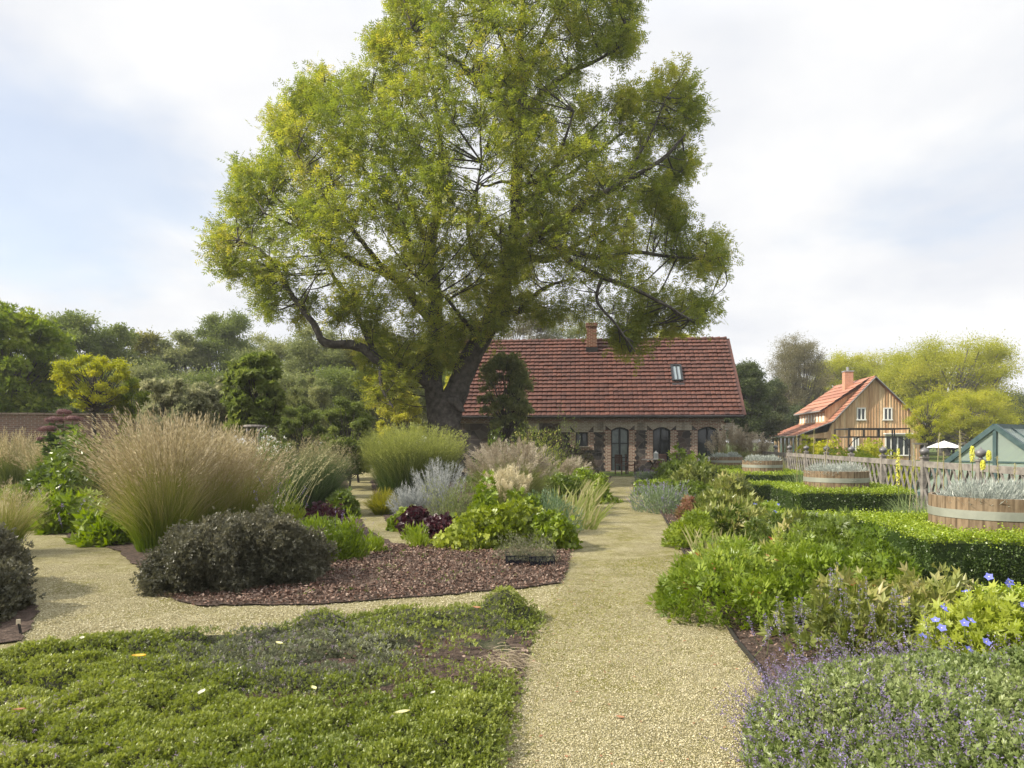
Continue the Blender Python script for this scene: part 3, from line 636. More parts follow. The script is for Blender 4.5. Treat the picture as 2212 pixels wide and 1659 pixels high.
b = B(); b.add([ga, Le, np.array([0, 0, zE2]), Re], [[0, 1, 2, 3]]); o2 = gax * LG; b.add([ga + o2, Le + o2, np.array([0, 0, zE2]) + o2, Re + o2], [[0, 1, 2, 3]])
for E in (Le, Re): b.add([ga, E, E + o2, ga + o2], [[0, 1, 2, 3]])
b.build('glazing', M_GG, ghs)
b = B(); b.box((gax * LG / 2) + (0, 0, .06), (LG - .2, hw * 2, .12), math.atan2(.6, .8) ); b.build('base', plain('concrete', [(.3, .3, .29)], .9), ghs)

# parasol
pp = gp5(1585, 1030, 40); par = thing('parasol', 'open white garden parasol beyond the fence beside the timber house', 'parasol', (pp[0], 40, 0))
b = B(); n = 8; rr0 = 3.25
rt0 = (gp5(1708, 1072, 40) - gp5(1440, 1072, 40))[0] / 2
for k in range(n):
    a0, a1 = k * 2 * np.pi / n, (k + 1) * 2 * np.pi / n; zt = pp[2]; ze = pp[2] - .42
    m0 = np.array([math.cos(a0), math.sin(a0)]) * rt0; m1 = np.array([math.cos(a1), math.sin(a1)]) * rt0
    b.add([(0, 0, zt), (m0[0] * .5, m0[1] * .5, zt * .55 + ze * .45), ((m0[0] + m1[0]) * .25, (m0[1] + m1[1]) * .25, zt * .52 + ze * .48), (m1[0] * .5, m1[1] * .5, zt * .55 + ze * .45),
           (m0[0], m0[1], ze), ((m0[0] + m1[0]) * .49, (m0[1] + m1[1]) * .49, ze + .04), (m1[0], m1[1], ze)], [[0, 1, 2, 3], [1, 4, 5, 2], [2, 5, 6, 3]])
b.build('canopy', M_WHITE, par); b = B(); b.tube([(0, 0, 0), (0, 0, pp[2] - .03)], .03, 8); b.build('pole', M_GREYW, par)

# ================================================================= garden wall on the left
M_WALLB = m_brick('brick_old', (.20, .11, .085), (.14, .085, .07), (.26, .22, .19))
a, c = GP(-120, 26), GP(440, 27.5); ang = math.atan2(c[1] - a[1], c[0] - a[0]); mid = (a + c) / 2; ln = np.linalg.norm(c - a); hW = CH + 60 * 26 / F
wl = thing('garden_wall', 'old brick garden wall with tiled coping behind the tall grasses at left', 'wall', mid, rz=ang)
b = B(); b.box((0, 0, hW / 2), (ln, .4, hW)); b.build('wall', M_WALLB, wl)
b = B()
for k, x in enumerate(np.arange(-ln / 2 + .15, ln / 2, .3)): b.box((x, 0, hW + .035 + R.normal(0, .004)), (.28, .54, .07), rnd=R.random())
b.build('coping', plain('old_coping', [(.16, .12, .09), (.28, .23, .19)], .9, 0, None, 3), wl)

# ================================================================= trees
M_BARK = plain('bark', [(.035, .03, .028), (.08, .07, .062), (.14, .125, .11)], .95, 0, (14, 1, .06), 5)
M_BARKG = plain('bark_grey', [(.12, .11, .10), (.22, .20, .18)], .95, 0, (14, 1, .06), 5)
M_ASHL = leafmat('ash_leaf', [(.14, .18, .035), (.23, .27, .045), (.33, .35, .06), (.46, .41, .085)], .52, .45, .35)
LM = {k: leafmat('leaf_' + k, [tuple(x * q for x, q in zip(c_, (1.35, 1.25, 1.0))) for c_ in v], .45) for k, v in dict(
    light_green=[(.09, .14, .022), (.15, .20, .035), (.22, .26, .06)], mid_green=[(.075, .11, .035), (.12, .16, .05), (.18, .22, .075)],
    dark_green=[(.04, .06, .03), (.065, .09, .042), (.10, .13, .06)], grey_green=[(.10, .13, .06), (.16, .19, .09), (.25, .27, .15)],
    olive=[(.10, .11, .03), (.16, .17, .045), (.24, .24, .07)], yellow_green=[(.18, .21, .025), (.27, .30, .038), (.38, .38, .06)],
    yellow=[(.24, .27, .05), (.38, .40, .09), (.52, .52, .16)], silver=[(.10, .12, .075), (.20, .22, .15), (.34, .35, .28)],
    grey_brown=[(.09, .09, .055), (.14, .14, .09), (.2, .19, .13)]).items()}

T_CL4 = clumpT(4, 6)
def tree(name, label, u, vt, wpx, d, mat, vb=None, n=9000, m=50, leaf=.34, group=None, cr=.27, T=None, bark=None, seed=None, cat='tree', depth=1.0, trunk=.0, shape=1.0, gap=.0, base_shift=0, multi=0):
    rg = np.random.default_rng(seed if seed is not None else abs(int(u * 7 + vt * 13 + d)) )
    m = int(m * 2.4); n = int(n * (2.7 if d > 38 else 1.6)); leaf *= .76 if d > 38 else .9; cr *= .98 if d > 40 else .76; T = T or (T_CL4 if d > 38 else T_CLUMP); base = GP(u + base_shift, d);
    if cat in ('shrub', 'bush'): vb = HY + CH * F / d - 4
    elif vb is None or vb >= 900: vb = HY + 12
    zt = CH + (HY - vt) / F * d; rx = wpx / F * d; vb = vb if vb is not None else HY - 10; zb = max(.25, CH + (HY - vb) / F * d)
    cz, rz = (zt + zb) / 2, (zt - zb) / 2; ry = rx * depth; cx = -base_shift / F * d
    dr = unit(rg.normal(size=(m, 3))); dr = np.sign(dr) * np.abs(dr) ** (.72, .72, .8); rad = rg.uniform(.35, 1, m) ** .5 * (1 - cr * .75)
    wz = 1 - .0 * dr[:, 2]; cc = dr * rad[:, None] * (rx, ry, rz) + (cx, 0, cz)
    if shape != 1: k = np.clip((cc[:, 2] - zb) / (zt - zb), 0, 1); f = (1 - k) ** .6 * shape + (1 - shape) * 1; cc[:, 0] = cx + (cc[:, 0] - cx) * f; cc[:, 1] *= f
    cl = rg.uniform(.7, 1.25, m) * cr
    root = thing(name, label, cat, base, group)
    bk_ = bark or M_BARK
    b = B(); tr = max(.05, trunk or rx * .055); top = np.array([cx, 0, cz + rz * .35])
    b.tube(catmull([(0, 0, -.05), (cx * .3 + rg.normal() * .08 * rx, 0, zb + .1 * rz), (cx * .7 + rg.normal() * .05 * rx, 0, cz - rz * .2), top], 4), np.linspace(tr, tr * .25, 13), 8)
    b.build('trunk', bk_, root, smooth=True)
    b = B(); tt = rg.uniform(.0, .8, m)
    for i in range(m):
        z0 = zb + (cc[i, 2] - zb) * rg.uniform(.15, .6); s0 = np.array([cx * np.clip(z0 / max(cz, .1), 0, 1), 0, z0]); mid = (s0 + cc[i]) / 2 + rg.normal(0, .06 * rx, 3) + (0, 0, -.06 * rz)
        b.tube(catmull([s0, mid, cc[i]], 4), np.linspace(tr * .42, tr * .08, 9), 4)
    b.build('branches', bk_, root)
    k = n // m; b = B(); pos = []; nr = []
    for i in range(m):
        q = unit(rg.normal(size=(k, 3))); q[:, 2] = np.where(q[:, 2] < -.35, -q[:, 2], q[:, 2]); r_ = np.clip(np.abs(rg.normal(.70, .36, k)), .1, 1.8)[:, None]
        pos.append(cc[i] + q * r_ * cl[i] * (rx, ry, min(rz, rx) * .8)); nr.append(q)
    pos = np.concatenate(pos); nr = np.concatenate(nr)
    ok = pos[:, 2] > .1; pos, nr = pos[ok], nr[ok]
    Y = unit(nr + rg.normal(0, .5, pos.shape) + (0, 0, -.15)); rnd = np.clip(np.repeat(rg.uniform(.15, .7, m), k)[ok] + rg.normal(0, .18, len(pos)), 0, 1)
    b.scat(T, pos, Y, nr + rg.normal(0, .4, pos.shape), leaf * rg.uniform(.6, 1.3, len(pos)), rnd)
    b.build('crown', mat, root)
    return root

BGL = 'trees along the skyline at left'; BGR = 'trees behind the timber house'
tree('willow_tree', 'light green drooping tree at the far left edge above the garden wall', 25, 652, 115, 34, LM['light_green'], 905, 17000, 50, .24, BGL, T=tmpl([lf(.3, a, 1, 0, 0, 0) for a in (0, .7, -.7)]))
tree('round_tree', 'mid green round topped tree just right of the drooping tree', 165, 655, 75, 52, LM['mid_green'], 920, 9000, 36, .42, BGL)
tree('round_tree', 'darker green rounded tree above the yellow maple', 250, 676, 62, 55, LM['mid_green'], 930, 8000, 30, .42, BGL)
tree('round_tree', 'small topped pale tree filling the dip in the left skyline', 322, 700, 55, 60, LM['olive'], 930, 7000, 26, .45, BGL)
tree('broad_tree', 'broad olive green tree rising from the dip towards the ash', 400, 690, 70, 60, LM['grey_green'], 930, 9000, 32, .42, BGL)
tree('broad_tree', 'tallest green tree of the left skyline, just left of the ash crown', 485, 655, 78, 62, LM['mid_green'], 930, 11000, 40, .42, BGL)
tree('broad_tree', 'grey green bushy tree below the left low limb of the ash', 600, 690, 85, 55, LM['grey_green'], 930, 11000, 40, .36, BGL)
tree('broad_tree', 'pale grey green tree behind the low limb of the ash', 690, 690, 80, 50, LM['grey_green'], 920, 11000, 40, .34, BGL)
tree('round_tree', 'dark round tree in front of the pale grey green trees', 680, 790, 45, 40, LM['grey_green'], 900, 5000, 22, .25, BGL)
tree('broad_tree', 'olive tree seen between ash trunk and low limb', 810, 690, 90, 52, LM['olive'], 930, 11000, 40, .36, BGL)
tree('broad_tree', 'green tree seen through the fork of the ash', 930, 690, 90, 55, LM['mid_green'], 930, 9000, 34, .38, BGL)
for i, (u, vt, wd, lab) in enumerate(((1010, 650, 80, 'grey brown half bare tree behind the left end of the cottage ridge'), (1130, 625, 85, 'grey brown half bare tree rising behind the cottage roof left of the chimney'), (1235, 650, 80, 'grey green half bare tree rising directly behind the cottage chimney'))):
    tree('bare_tree', lab, u, vt, wd, 66, LM['grey_brown'] if i < 2 else LM['grey_green'], 900, 7500, 44, .36, 'half bare trees behind the cottage')
tree('round_tree', 'small dark tree top showing over the cottage ridge right of the chimney', 1345, 712, 40, 60, LM['grey_green'], 850, 3000, 16, .35)
tree('round_tree', 'round light green tree top showing over the right part of the cottage ridge', 1455, 698, 62, 60, LM['yellow_green'], 850, 6000, 26, .35)
for i, (u_, vt_, wd_, lb_) in enumerate(((60, 760, 90, 'farthest left'), (200, 770, 90, 'behind the yellow maple'), (340, 780, 90, 'behind the silver shrubs'), (480, 790, 90, 'behind the staked tree'), (620, 800, 90, 'behind the loose shrubs'), (745, 790, 85, 'left of the yellow shrub'), (870, 790, 85, 'behind the yellow shrub'), (980, 790, 60, 'behind the ash trunk'))):
    tree('thicket_tree', 'low dark thicket tree under the left skyline, ' + lb_, u_, vt_, wd_, 46, LM['mid_green'] if i % 2 else LM['grey_green'], 960, 6000, 26, .36, 'thicket under the left skyline')
for i, (u_, lb_) in enumerate(((1610, 'beside the cottage gable'), (1680, 'at the timber porch'), (1750, 'behind the timber dormer'), (1960, 'right of the timber gable'), (2050, 'under the largest yellow green tree'), (2130, 'behind the greenhouse'), (2210, 'at the right edge'))):
    tree('thicket_tree', 'low dark thicket on the right, ' + lb_, u_, 872 if i > 2 else 840, 62, 100, LM['dark_green'], 960, 5000, 22, .6, 'thicket behind the timber house')
# right group
tree('dark_tree', 'dark green tree right beside the cottage gable', 1600, 772, 58, 52, LM['dark_green'], 960, 9000, 34, .34, BGR)
tree('dark_tree', 'low dark green tree between cottage and timber house', 1650, 800, 50, 66, LM['dark_green'], 960, 7000, 26, .4, BGR)
tree('dark_tree', 'very dark bushy tree at the left end of the timber house', 1690, 860, 55, 78, LM['dark_green'], 960, 6000, 24, .5, BGR)
tree('bare_tree', 'tall thin leaved grey tree left of the timber house roof', 1728, 703, 76, 82, LM['grey_brown'], 950, 12000, 60, .34, BGR, seed=5)
tree('yellow_green_tree', 'yellow green tree behind the timber house chimney', 1812, 748, 72, 92, LM['yellow_green'], 930, 11000, 44, .42, BGR)
tree('yellow_green_tree', 'yellow green tree behind the timber house ridge', 1895, 738, 70, 96, LM['yellow_green'], 930, 10000, 40, .42, BGR)
tree('autumn_tree', 'largest yellow green tree with visible pale branches right of the timber house', 2040, 718, 142, 78, LM['yellow_green'], 925, 23000, 74, .40, BGR, bark=M_BARKG, cr=.25, trunk=.62)
tree('autumn_tree', 'low yellow tree in front of the largest yellow green tree', 2105, 835, 78, 62, LM['yellow_green'], 955, 9000, 44, .26, BGR, bark=M_BARKG, cr=.22)
tree('autumn_tree', 'slender young yellow green tree supported by stakes before the timber gable', 2003, 838, 48, 44, LM['yellow_green'], 945, 2600, 30, .17, cr=.2)
tree('round_tree', 'dark green tree above the greenhouse at the right edge', 2200, 845, 60, 95, LM['dark_green'], 965, 7000, 26, .5, BGR)
tree('round_tree', 'small dark tree in the gap left of the right edge', 2158, 858, 26, 110, LM['mid_green'], 965, 3000, 14, .5, BGR)
for i, (u, lab) in enumerate(((1860, 'dark hedge bush behind the pergola'), (1985, 'dark bush below the largest yellow green tree'), (2060, 'dark bush behind the white parasol'), (2130, 'dark green bush behind the greenhouse apex'))):
    tree('dark_bush', lab, u, 895 + 8 * (i % 2), 55, 84, LM['dark_green'], 962, 4500, 20, .42, 'dark bushes under the trees at right', cat='bush')
# nearer garden trees and shrubs, left of the ash
tree('yellow_maple', 'young bright yellow maple above the garden wall', 205, 758, 82, 24, LM['yellow_green'], 892, 3400, 40, .15, cr=.17, shape=1.0)
tree('dark_bush', 'dark clipped bush below the yellow maple', 170, 838, 48, 29, LM['dark_green'], 910, 5000, 18, .16, 'dark bushes behind the garden wall', cat='bush')
tree('dark_bush', 'dark clipped bush right of the yellow maple', 270, 852, 42, 29, LM['dark_green'], 910, 4000, 18, .16, 'dark bushes behind the garden wall', cat='bush')
tree('leafy_shrub', 'green leafy shrub between yellow maple and silver shrub', 300, 800, 46, 25, LM['light_green'], 905, 4000, 30, .15, cat='shrub')
tree('silver_shrub', 'silvery leaved shrub behind the tallest tan grass', 378, 792, 72, 21, LM['silver'], 945, 9000, 40, .12, cat='shrub', T=tmpl([lf(.34, a, 1) for a in (0, .8, -.8)]))
tree('silver_shrub', 'second silvery leaved shrub nearer the staked tree', 455, 800, 55, 23, LM['silver'], 950, 6000, 30, .13, cat='shrub', T=tmpl([lf(.34, a, 1) for a in (0, .8, -.8)]))
st = tree('staked_tree', 'young dark green tree standing in a round timber stake guard', 553, 752, 62, 19, LM['mid_green'], 925, 5600, 42, .14, cr=.24, T=tmpl([lf(.4, a, 1) for a in (0, .9, -.9)]), seed=3)
tree('loose_shrub', 'tall loose green shrub right of the staked tree', 655, 860, 55, 23, LM['mid_green'], 985, 7000, 30, .12, cat='shrub')
tree('loose_shrub', 'tall bushy green shrub left of the ash trunk', 752, 848, 62, 22, LM['mid_green'], 985, 9000, 36, .12, cat='shrub')
tree('loose_shrub', 'wide grey green shrub behind the staked tree', 620, 830, 75, 28, LM['grey_green'], 960, 8000, 34, .15, cat='shrub')
tree('dark_bush', 'low dark shrub filling the gap beside the small side path', 775, 930, 45, 26, LM['mid_green'], 1000, 5000, 18, .12, cat='bush')
tree('yellow_shrub', 'pale yellow leaved shrub glowing left of the ash trunk', 862, 832, 52, 33, LM['yellow'], 935, 6500, 36, .17, cat='shrub')
tree('yellow_shrub', 'pale yellow shrub seen between the two ash stems', 985, 770, 30, 38, LM['yellow'], 900, 3000, 20, .18, cat='shrub')
tree('small_tree', 'small dark grey green tree standing before the left half of the cottage roof', 1092, 752, 60, 29, LM['grey_green'], 920, 5600, 46, .14, cr=.24, T=tmpl([lf(.34, a, 1) for a in (0, .7, -.7)]))
# stake guard
sg_ = thing('stake_guard', 'round guard of pale timber stakes with a hoop around the young tree', 'tree guard', GP(553, 18.6))
for k in range(5):
    a_ = k * 1.2566 + .3; x, y = .26 * math.cos(a_), .26 * math.sin(a_); b = B(); b.tube([(x, y, 0), (x, y, 1.95)], .035, 7); b.build('stake', M_GREYW, sg_)
b = B(); b.tube([(.31 * math.cos(t), .31 * math.sin(t), 1.98) for t in np.linspace(0, 6.283, 17)], .035, 6); b.build('hoop', M_GREYW, sg_)
for i, (u1, u2, lab) in enumerate(((2214, 2241, 'pair of tree stakes with crossbar right of the pergola'), (2324, 2352, 'pair of tree stakes with crossbar right of the parasol'))):
    d = 38; x1, x2 = (u1 - 1240) / 1654 * d, (u2 - 1240) / 1654 * d; z = CH - 2 / 1654 * d; t_ = thing('tree_stakes', lab, 'stakes', ((x1 + x2) / 2, d, 0), 'tree stakes beyond the fence')
    for x in (x1, x2): b = B(); b.tube([(x - (x1 + x2) / 2, 0, 0), (x - (x1 + x2) / 2, 0, z)], .05, 6); b.build('stake', M_GREYW, t_)
    b = B(); b.bar((x1 - (x1 + x2) / 2 - .1, -.06, z - .05), (x2 - (x1 + x2) / 2 + .1, -.06, z - .05), .05, .1); b.build('crossbar', M_GREYW, t_)

# ---------------------------------------------------------------- the big ash
DA = 27.0
ashB = GP(960, DA); Pa = lambda u, v, dy=0: P(u, v, DA + dy) - ashB
px = DA / F
ash = thing('ash_tree', 'huge old ash tree with forked trunk and yellow green crown filling the sky', 'tree', ashB)
SK = []     # skeleton samples
def limb(b, pts, r0, r1, n=9, rec=True, k=6):
    p = catmull([Pa(*q) for q in pts], k); m_ = len(p); j = R.normal(0, .012, (m_, 3)) * min(1, r0 * 3); p = p + j
    b.tube(p, np.linspace(r0, r1, m_) * (1 + .05 * np.sin(np.arange(m_) * 1.3)), n)
    if rec: SK.append(p)
b = B()
tk = catmull([Pa(955, 1042, 0), Pa(957, 985), Pa(958, 930), Pa(962, 880), Pa(966, 850)], 6); b.tube(tk, np.interp(np.linspace(0, 1, len(tk)), [0, .15, .35, .75, 1], [.92, .74, .66, .64, .55]), 18)
b.tube([Pa(1000, 890, -.55), Pa(985, 868, -.62), Pa(968, 862, -.5)], [.1, .24, .1], 8)
for a_ in np.arange(0, 6.28, .8):
    b.tube([tk[0] + (1.5 * math.cos(a_), 1.3 * math.sin(a_), -.1), tk[0] + (.8 * math.cos(a_), .8 * math.sin(a_), .35), tk[6] + (.35 * math.cos(a_), .35 * math.sin(a_), .4)], [.12, .2, .16], 8)
b.build('trunk', M_BARK, ash, smooth=True)
Lb = B(); limb(Lb, [(945, 905), (938, 850), (936, 780), (940, 700, .3), (938, 620, .6), (930, 540, 1), (944, 460, 1.4), (950, 400, 1.8), (955, 350, 2), (948, 280, 2.2), (940, 210, 2.4)], .40, .06, 12)
limb(Lb, [(942, 700, .3), (905, 660, .1), (882, 632), (850, 600, -.2), (815, 565, -.5), (780, 520, -1), (740, 470, -1.3)], .26, .05)
Lb.build('left_stem', M_BARK, ash, smooth=True)
Rb = B(); limb(Rb, [(968, 905), (985, 850), (1018, 770), (1062, 688), (1092, 605, .1), (1108, 540, .2), (1117, 470, .2), (1116, 400), (1124, 300, -.3), (1130, 190, -.5), (1124, 90, -.5), (1130, 0, -.3), (1134, -90)], .50, .06, 14)
Rb.build('right_stem', M_BARK, ash, smooth=True)
for pts, r0, r1 in (
    ([(945, 850), (905, 812, -.5), (860, 795, -1), (820, 780, -1.2), (775, 748, -1.4), (702, 740, -1.6), (678, 700, -1.7), (625, 630, -1.8), (595, 575, -1.9), (555, 535, -2), (515, 520, -2)], .27, .02),
    ([(820, 785, -1.2), (792, 725, -.8), (758, 650, -.5), (722, 600, 0), (690, 540, .2), (640, 470, .5), (590, 420, .5)], .13, .03),
    ([(825, 785, -1.2), (822, 820, -1.6), (830, 850, -1.9), (850, 880, -2)], .10, .03),
    ([(1105, 550, .2), (1148, 512, -.5), (1192, 486, -1), (1262, 440, -1.6), (1335, 400, -2), (1430, 345, -2.4), (1480, 290, -2.4)], .24, .04),
    ([(1120, 395), (1145, 398, -.4), (1200, 360, -1), (1260, 300, -1.5), (1300, 260, -2)], .14, .03),
    ([(1116, 402), (1085, 392, -.3), (1050, 402, -.8), (1020, 390, -1)], .07, .03),
    ([(1068, 680), (1100, 672, -.4), (1118, 674, -.6), (1145, 648, -.9), (1180, 620, -1.2), (1240, 600, -1.6)], .17, .04),
    ([(1192, 486, -1), (1225, 560, -1.6), (1300, 598, -2), (1360, 620, -2.4), (1430, 655, -2.6), (1490, 690, -2.8)], .13, .03),
    ([(1300, 598, -2), (1290, 650, -2.4), (1330, 700, -3), (1372, 760, -3.2)], .07, .02),
    ([(1300, 560, -1), (1370, 545, -1), (1450, 555, -1), (1520, 560, -1), (1565, 575, -1)], .09, .02),
    ([(1150, 510, -.5), (1220, 540, -.8), (1300, 560, -1)], .15, .09),
    ([(1127, 300, -.3), (1090, 225, -.8), (1040, 195, -1.2), (1000, 140, -1.4), (950, 115, -1.6), (890, 60, -1.8)], .15, .03),
    ([(1130, 260, -.4), (1170, 200, -.8), (1225, 160, -1), (1300, 125, -1.2), (1365, 85, -1.2)], .14, .03),
    ([(1128, 200, -.5), (1160, 110, .5), (1200, 30, .8), (1230, -40, 1)], .10, .03), ([(1126, 180, -.5), (1090, 100, .6), (1050, 20, 1), (1010, -40, 1.2)], .10, .03),
    ([(938, 620, .6), (890, 540, 1.5), (840, 450, 2.2), (790, 370, 2.8), (740, 300, 3)], .16, .03),
    ([(930, 540, 1), (880, 430, .5), (830, 320, .2), (800, 220, 0)], .13, .03), ([(944, 460, 1.4), (900, 330, 1.4), (870, 230, 1.4)], .09, .03),
    ([(850, 600, -.2), (760, 560, -1.5), (660, 500, -2.4), (570, 460, -3)], .12, .03), ([(780, 520, -1), (700, 420, -2), (640, 330, -2.2)], .10, .03),
    ([(1108, 540, .2), (1180, 560, 2), (1260, 520, 3.5), (1340, 470, 4.5)], .18, .04), ([(1116, 440, .1), (1200, 400, 2), (1290, 330, 3), (1380, 260, 3.4)], .15, .03),
    ([(1092, 605), (1030, 560, 2), (1010, 480, 3), (1030, 400, 3.5)], .14, .03), ([(1110, 540), (1060, 500, -1.5), (1030, 440, -2.5), (1040, 350, -3)], .13, .03),
    ([(1040, 730), (1000, 690, -1.5), (960, 640, -2.8), (900, 600, -3.5)], .10, .03), ([(1118, 480), (1160, 430, -2), (1210, 330, -3), (1240, 240, -3.4)], .12, .03), ([(1340, 400, -2), (1400, 300, -2), (1440, 210, -2)], .07, .02)):
    b = B(); limb(b, pts, r0 * 1.05, r1, 8); b.build('limb', M_BARK, ash, smooth=True)
SKP = np.concatenate(SK)
OUT = [(850, -60), (835, 20), (845, 60), (790, 95), (800, 140), (770, 165), (720, 165), (665, 165), (650, 215), (610, 235), (572, 275), (590, 330), (510, 385), (490, 430), (500, 470), (452, 500), (447, 555), (480, 605), (560, 640), (575, 700), (640, 690), (700, 725), (760, 700), (800, 760), (770, 800), (800, 850), (840, 890), (880, 870), (895, 800), (960, 815), (1010, 740), (1060, 760), (1110, 690), (1180, 700), (1230, 700), (1270, 730), (1330, 750), (1360, 800), (1400, 760), (1400, 700), (1470, 730), (1545, 700), (1545, 650), (1500, 610), (1585, 590), (1580, 540), (1530, 505), (1480, 545), (1490, 460), (1445, 420), (1525, 365), (1490, 320), (1515, 240), (1495, 175), (1440, 145), (1400, 190), (1320, 200), (1290, 170), (1370, 120), (1378, 50), (1370, -60), (1250, -140), (1100, -170), (950, -130)]
OUTp = np.array(OUT, float)
HOLES = [(1035, 372, 38), (1072, 395, 25), (835, 600, 18), (690, 620, 24), (625, 655, 20), (1290, 175, 42), (1250, 640, 22), (1010, 215, 30), (890, 425, 16), (1395, 480, 16), (985, 610, 16), (1060, 300, 12), (1460, 610, 28), (700, 700, 18), (1130, 720, 22), (1330, 640, 22), (1180, 640, 10), (870, 700, 18), (1225, 280, 14), (905, 255, 12), (770, 590, 14), (560, 690, 0), (1210, 560, 12), (1282, 728, 26), (985, 850, 34), (1010, 790, 20), (1180, 745, 30), (1000, 330, 16), (760, 430, 14), (1170, 330, 13), (1330, 320, 14), (700, 330, 12), (1090, 470, 12), (950, 520, 12), (1240, 400, 13), (650, 520, 12), (1400, 560, 16), (1080, 120, 14), (1200, 90, 12), (900, 170, 12), (1420, 330, 11), (840, 330, 11), (800, 520, 12), (1010, 60, 12), (1270, 480, 12)]
rg = np.random.default_rng(21); CLP = []
cand = rg.uniform((430, -150), (1600, 900), (9000, 2)); cand = cand[inpoly(cand, OUTp)]; ed = edged(cand, OUTp)
ok = ed > 16; cand, ed = cand[ok], ed[ok]
keep = []
for p, e_ in zip(cand, ed):
    rr_ = np.clip(18 + e_ * .35, 24, 50)
    if any((p[0] - hx) ** 2 + (p[1] - hy) ** 2 < (hr + rr_ * .55) ** 2 for hx, hy, hr in HOLES if hr): continue
    if len(keep) and (((np.array([(k[0], k[1]) for k in keep]) - p) ** 2).sum(1) < (rr_ * .8) ** 2).any(): continue
    keep.append((p[0], p[1], rr_, e_))
for u, v, rr_, e_ in keep:
    hd = .5 + 5.6 * min(1, e_ / 230) ** .55; nl = 1 + int(hd / 2.3 + .3)
    for k in range(nl):
        dy = rg.uniform(-hd, hd) if nl == 1 else (-hd + (k + .5) * 2 * hd / nl + rg.normal(0, .4))
        CLP.append((u + rg.normal(0, 7), v + rg.normal(0, 7), dy, rr_ * px * rg.uniform(.8, 1.1)))
print('ash clumps', len(CLP))
bt = B(); bl = B(); TL, TP, TC = [], [], []
for u, v, dy, r_ in CLP:
    c_ = P(u, v, DA + dy) - ashB
    dd = np.linalg.norm((SKP - c_) * (1, 1, 1.0) , axis=1) + np.maximum(0, SKP[:, 2] - c_[2] + .3) * 1.2; s0 = SKP[np.argmin(dd)]
    L_ = np.linalg.norm(c_ - s0); 
    if L_ > .25:
        mid = s0 * .5 + c_ * .5 + (0, 0, -.03 * L_) + rg.normal(0, .05 * L_, 3); bt.tube(catmull([s0, mid, c_], 4), np.linspace(min(.045, .012 + L_ * .008), .008, 9), 5)
    nt_ = 7; q = unit(rg.normal(size=(nt_, 3)) + unit(c_ - s0 + 1e-6) * .6 + (0, 0, .35)); tips = c_ + q * r_ * rg.uniform(.55, 1.55, (nt_, 1))
    bt.blades(np.repeat(c_[None], nt_, 0), tips, (c_ + tips) / 2 + (0, 0, -.06), .03, 2, tcol=False)
    tone = rg.uniform(.15, .75)
    for tip in tips:
        k = 15; t = rg.uniform(.3, 1.05, k)[:, None]; pp_ = c_ * (1 - t) + tip * t + rg.normal(0, .15, (k, 3))
        TP.append(pp_); TL.append(unit(tip - c_)[None] * .6 + unit(rg.normal(size=(k, 3))) * .9 + (0, 0, -.1)); TC.append(np.clip(tone + rg.normal(0, .16, k), 0, 1))
TP, TL, TC = np.concatenate(TP), np.concatenate(TL), np.concatenate(TC)
print('ash sprays', len(TP))
bl.scat(T_ASH, TP, TL, rg.normal(0, .45, TP.shape) + (0, 0, 1), rg.uniform(.28, .46, len(TP)), TC)
bt.build('twigs', M_BARK, ash); bl.build('crown', M_ASHL, ash)
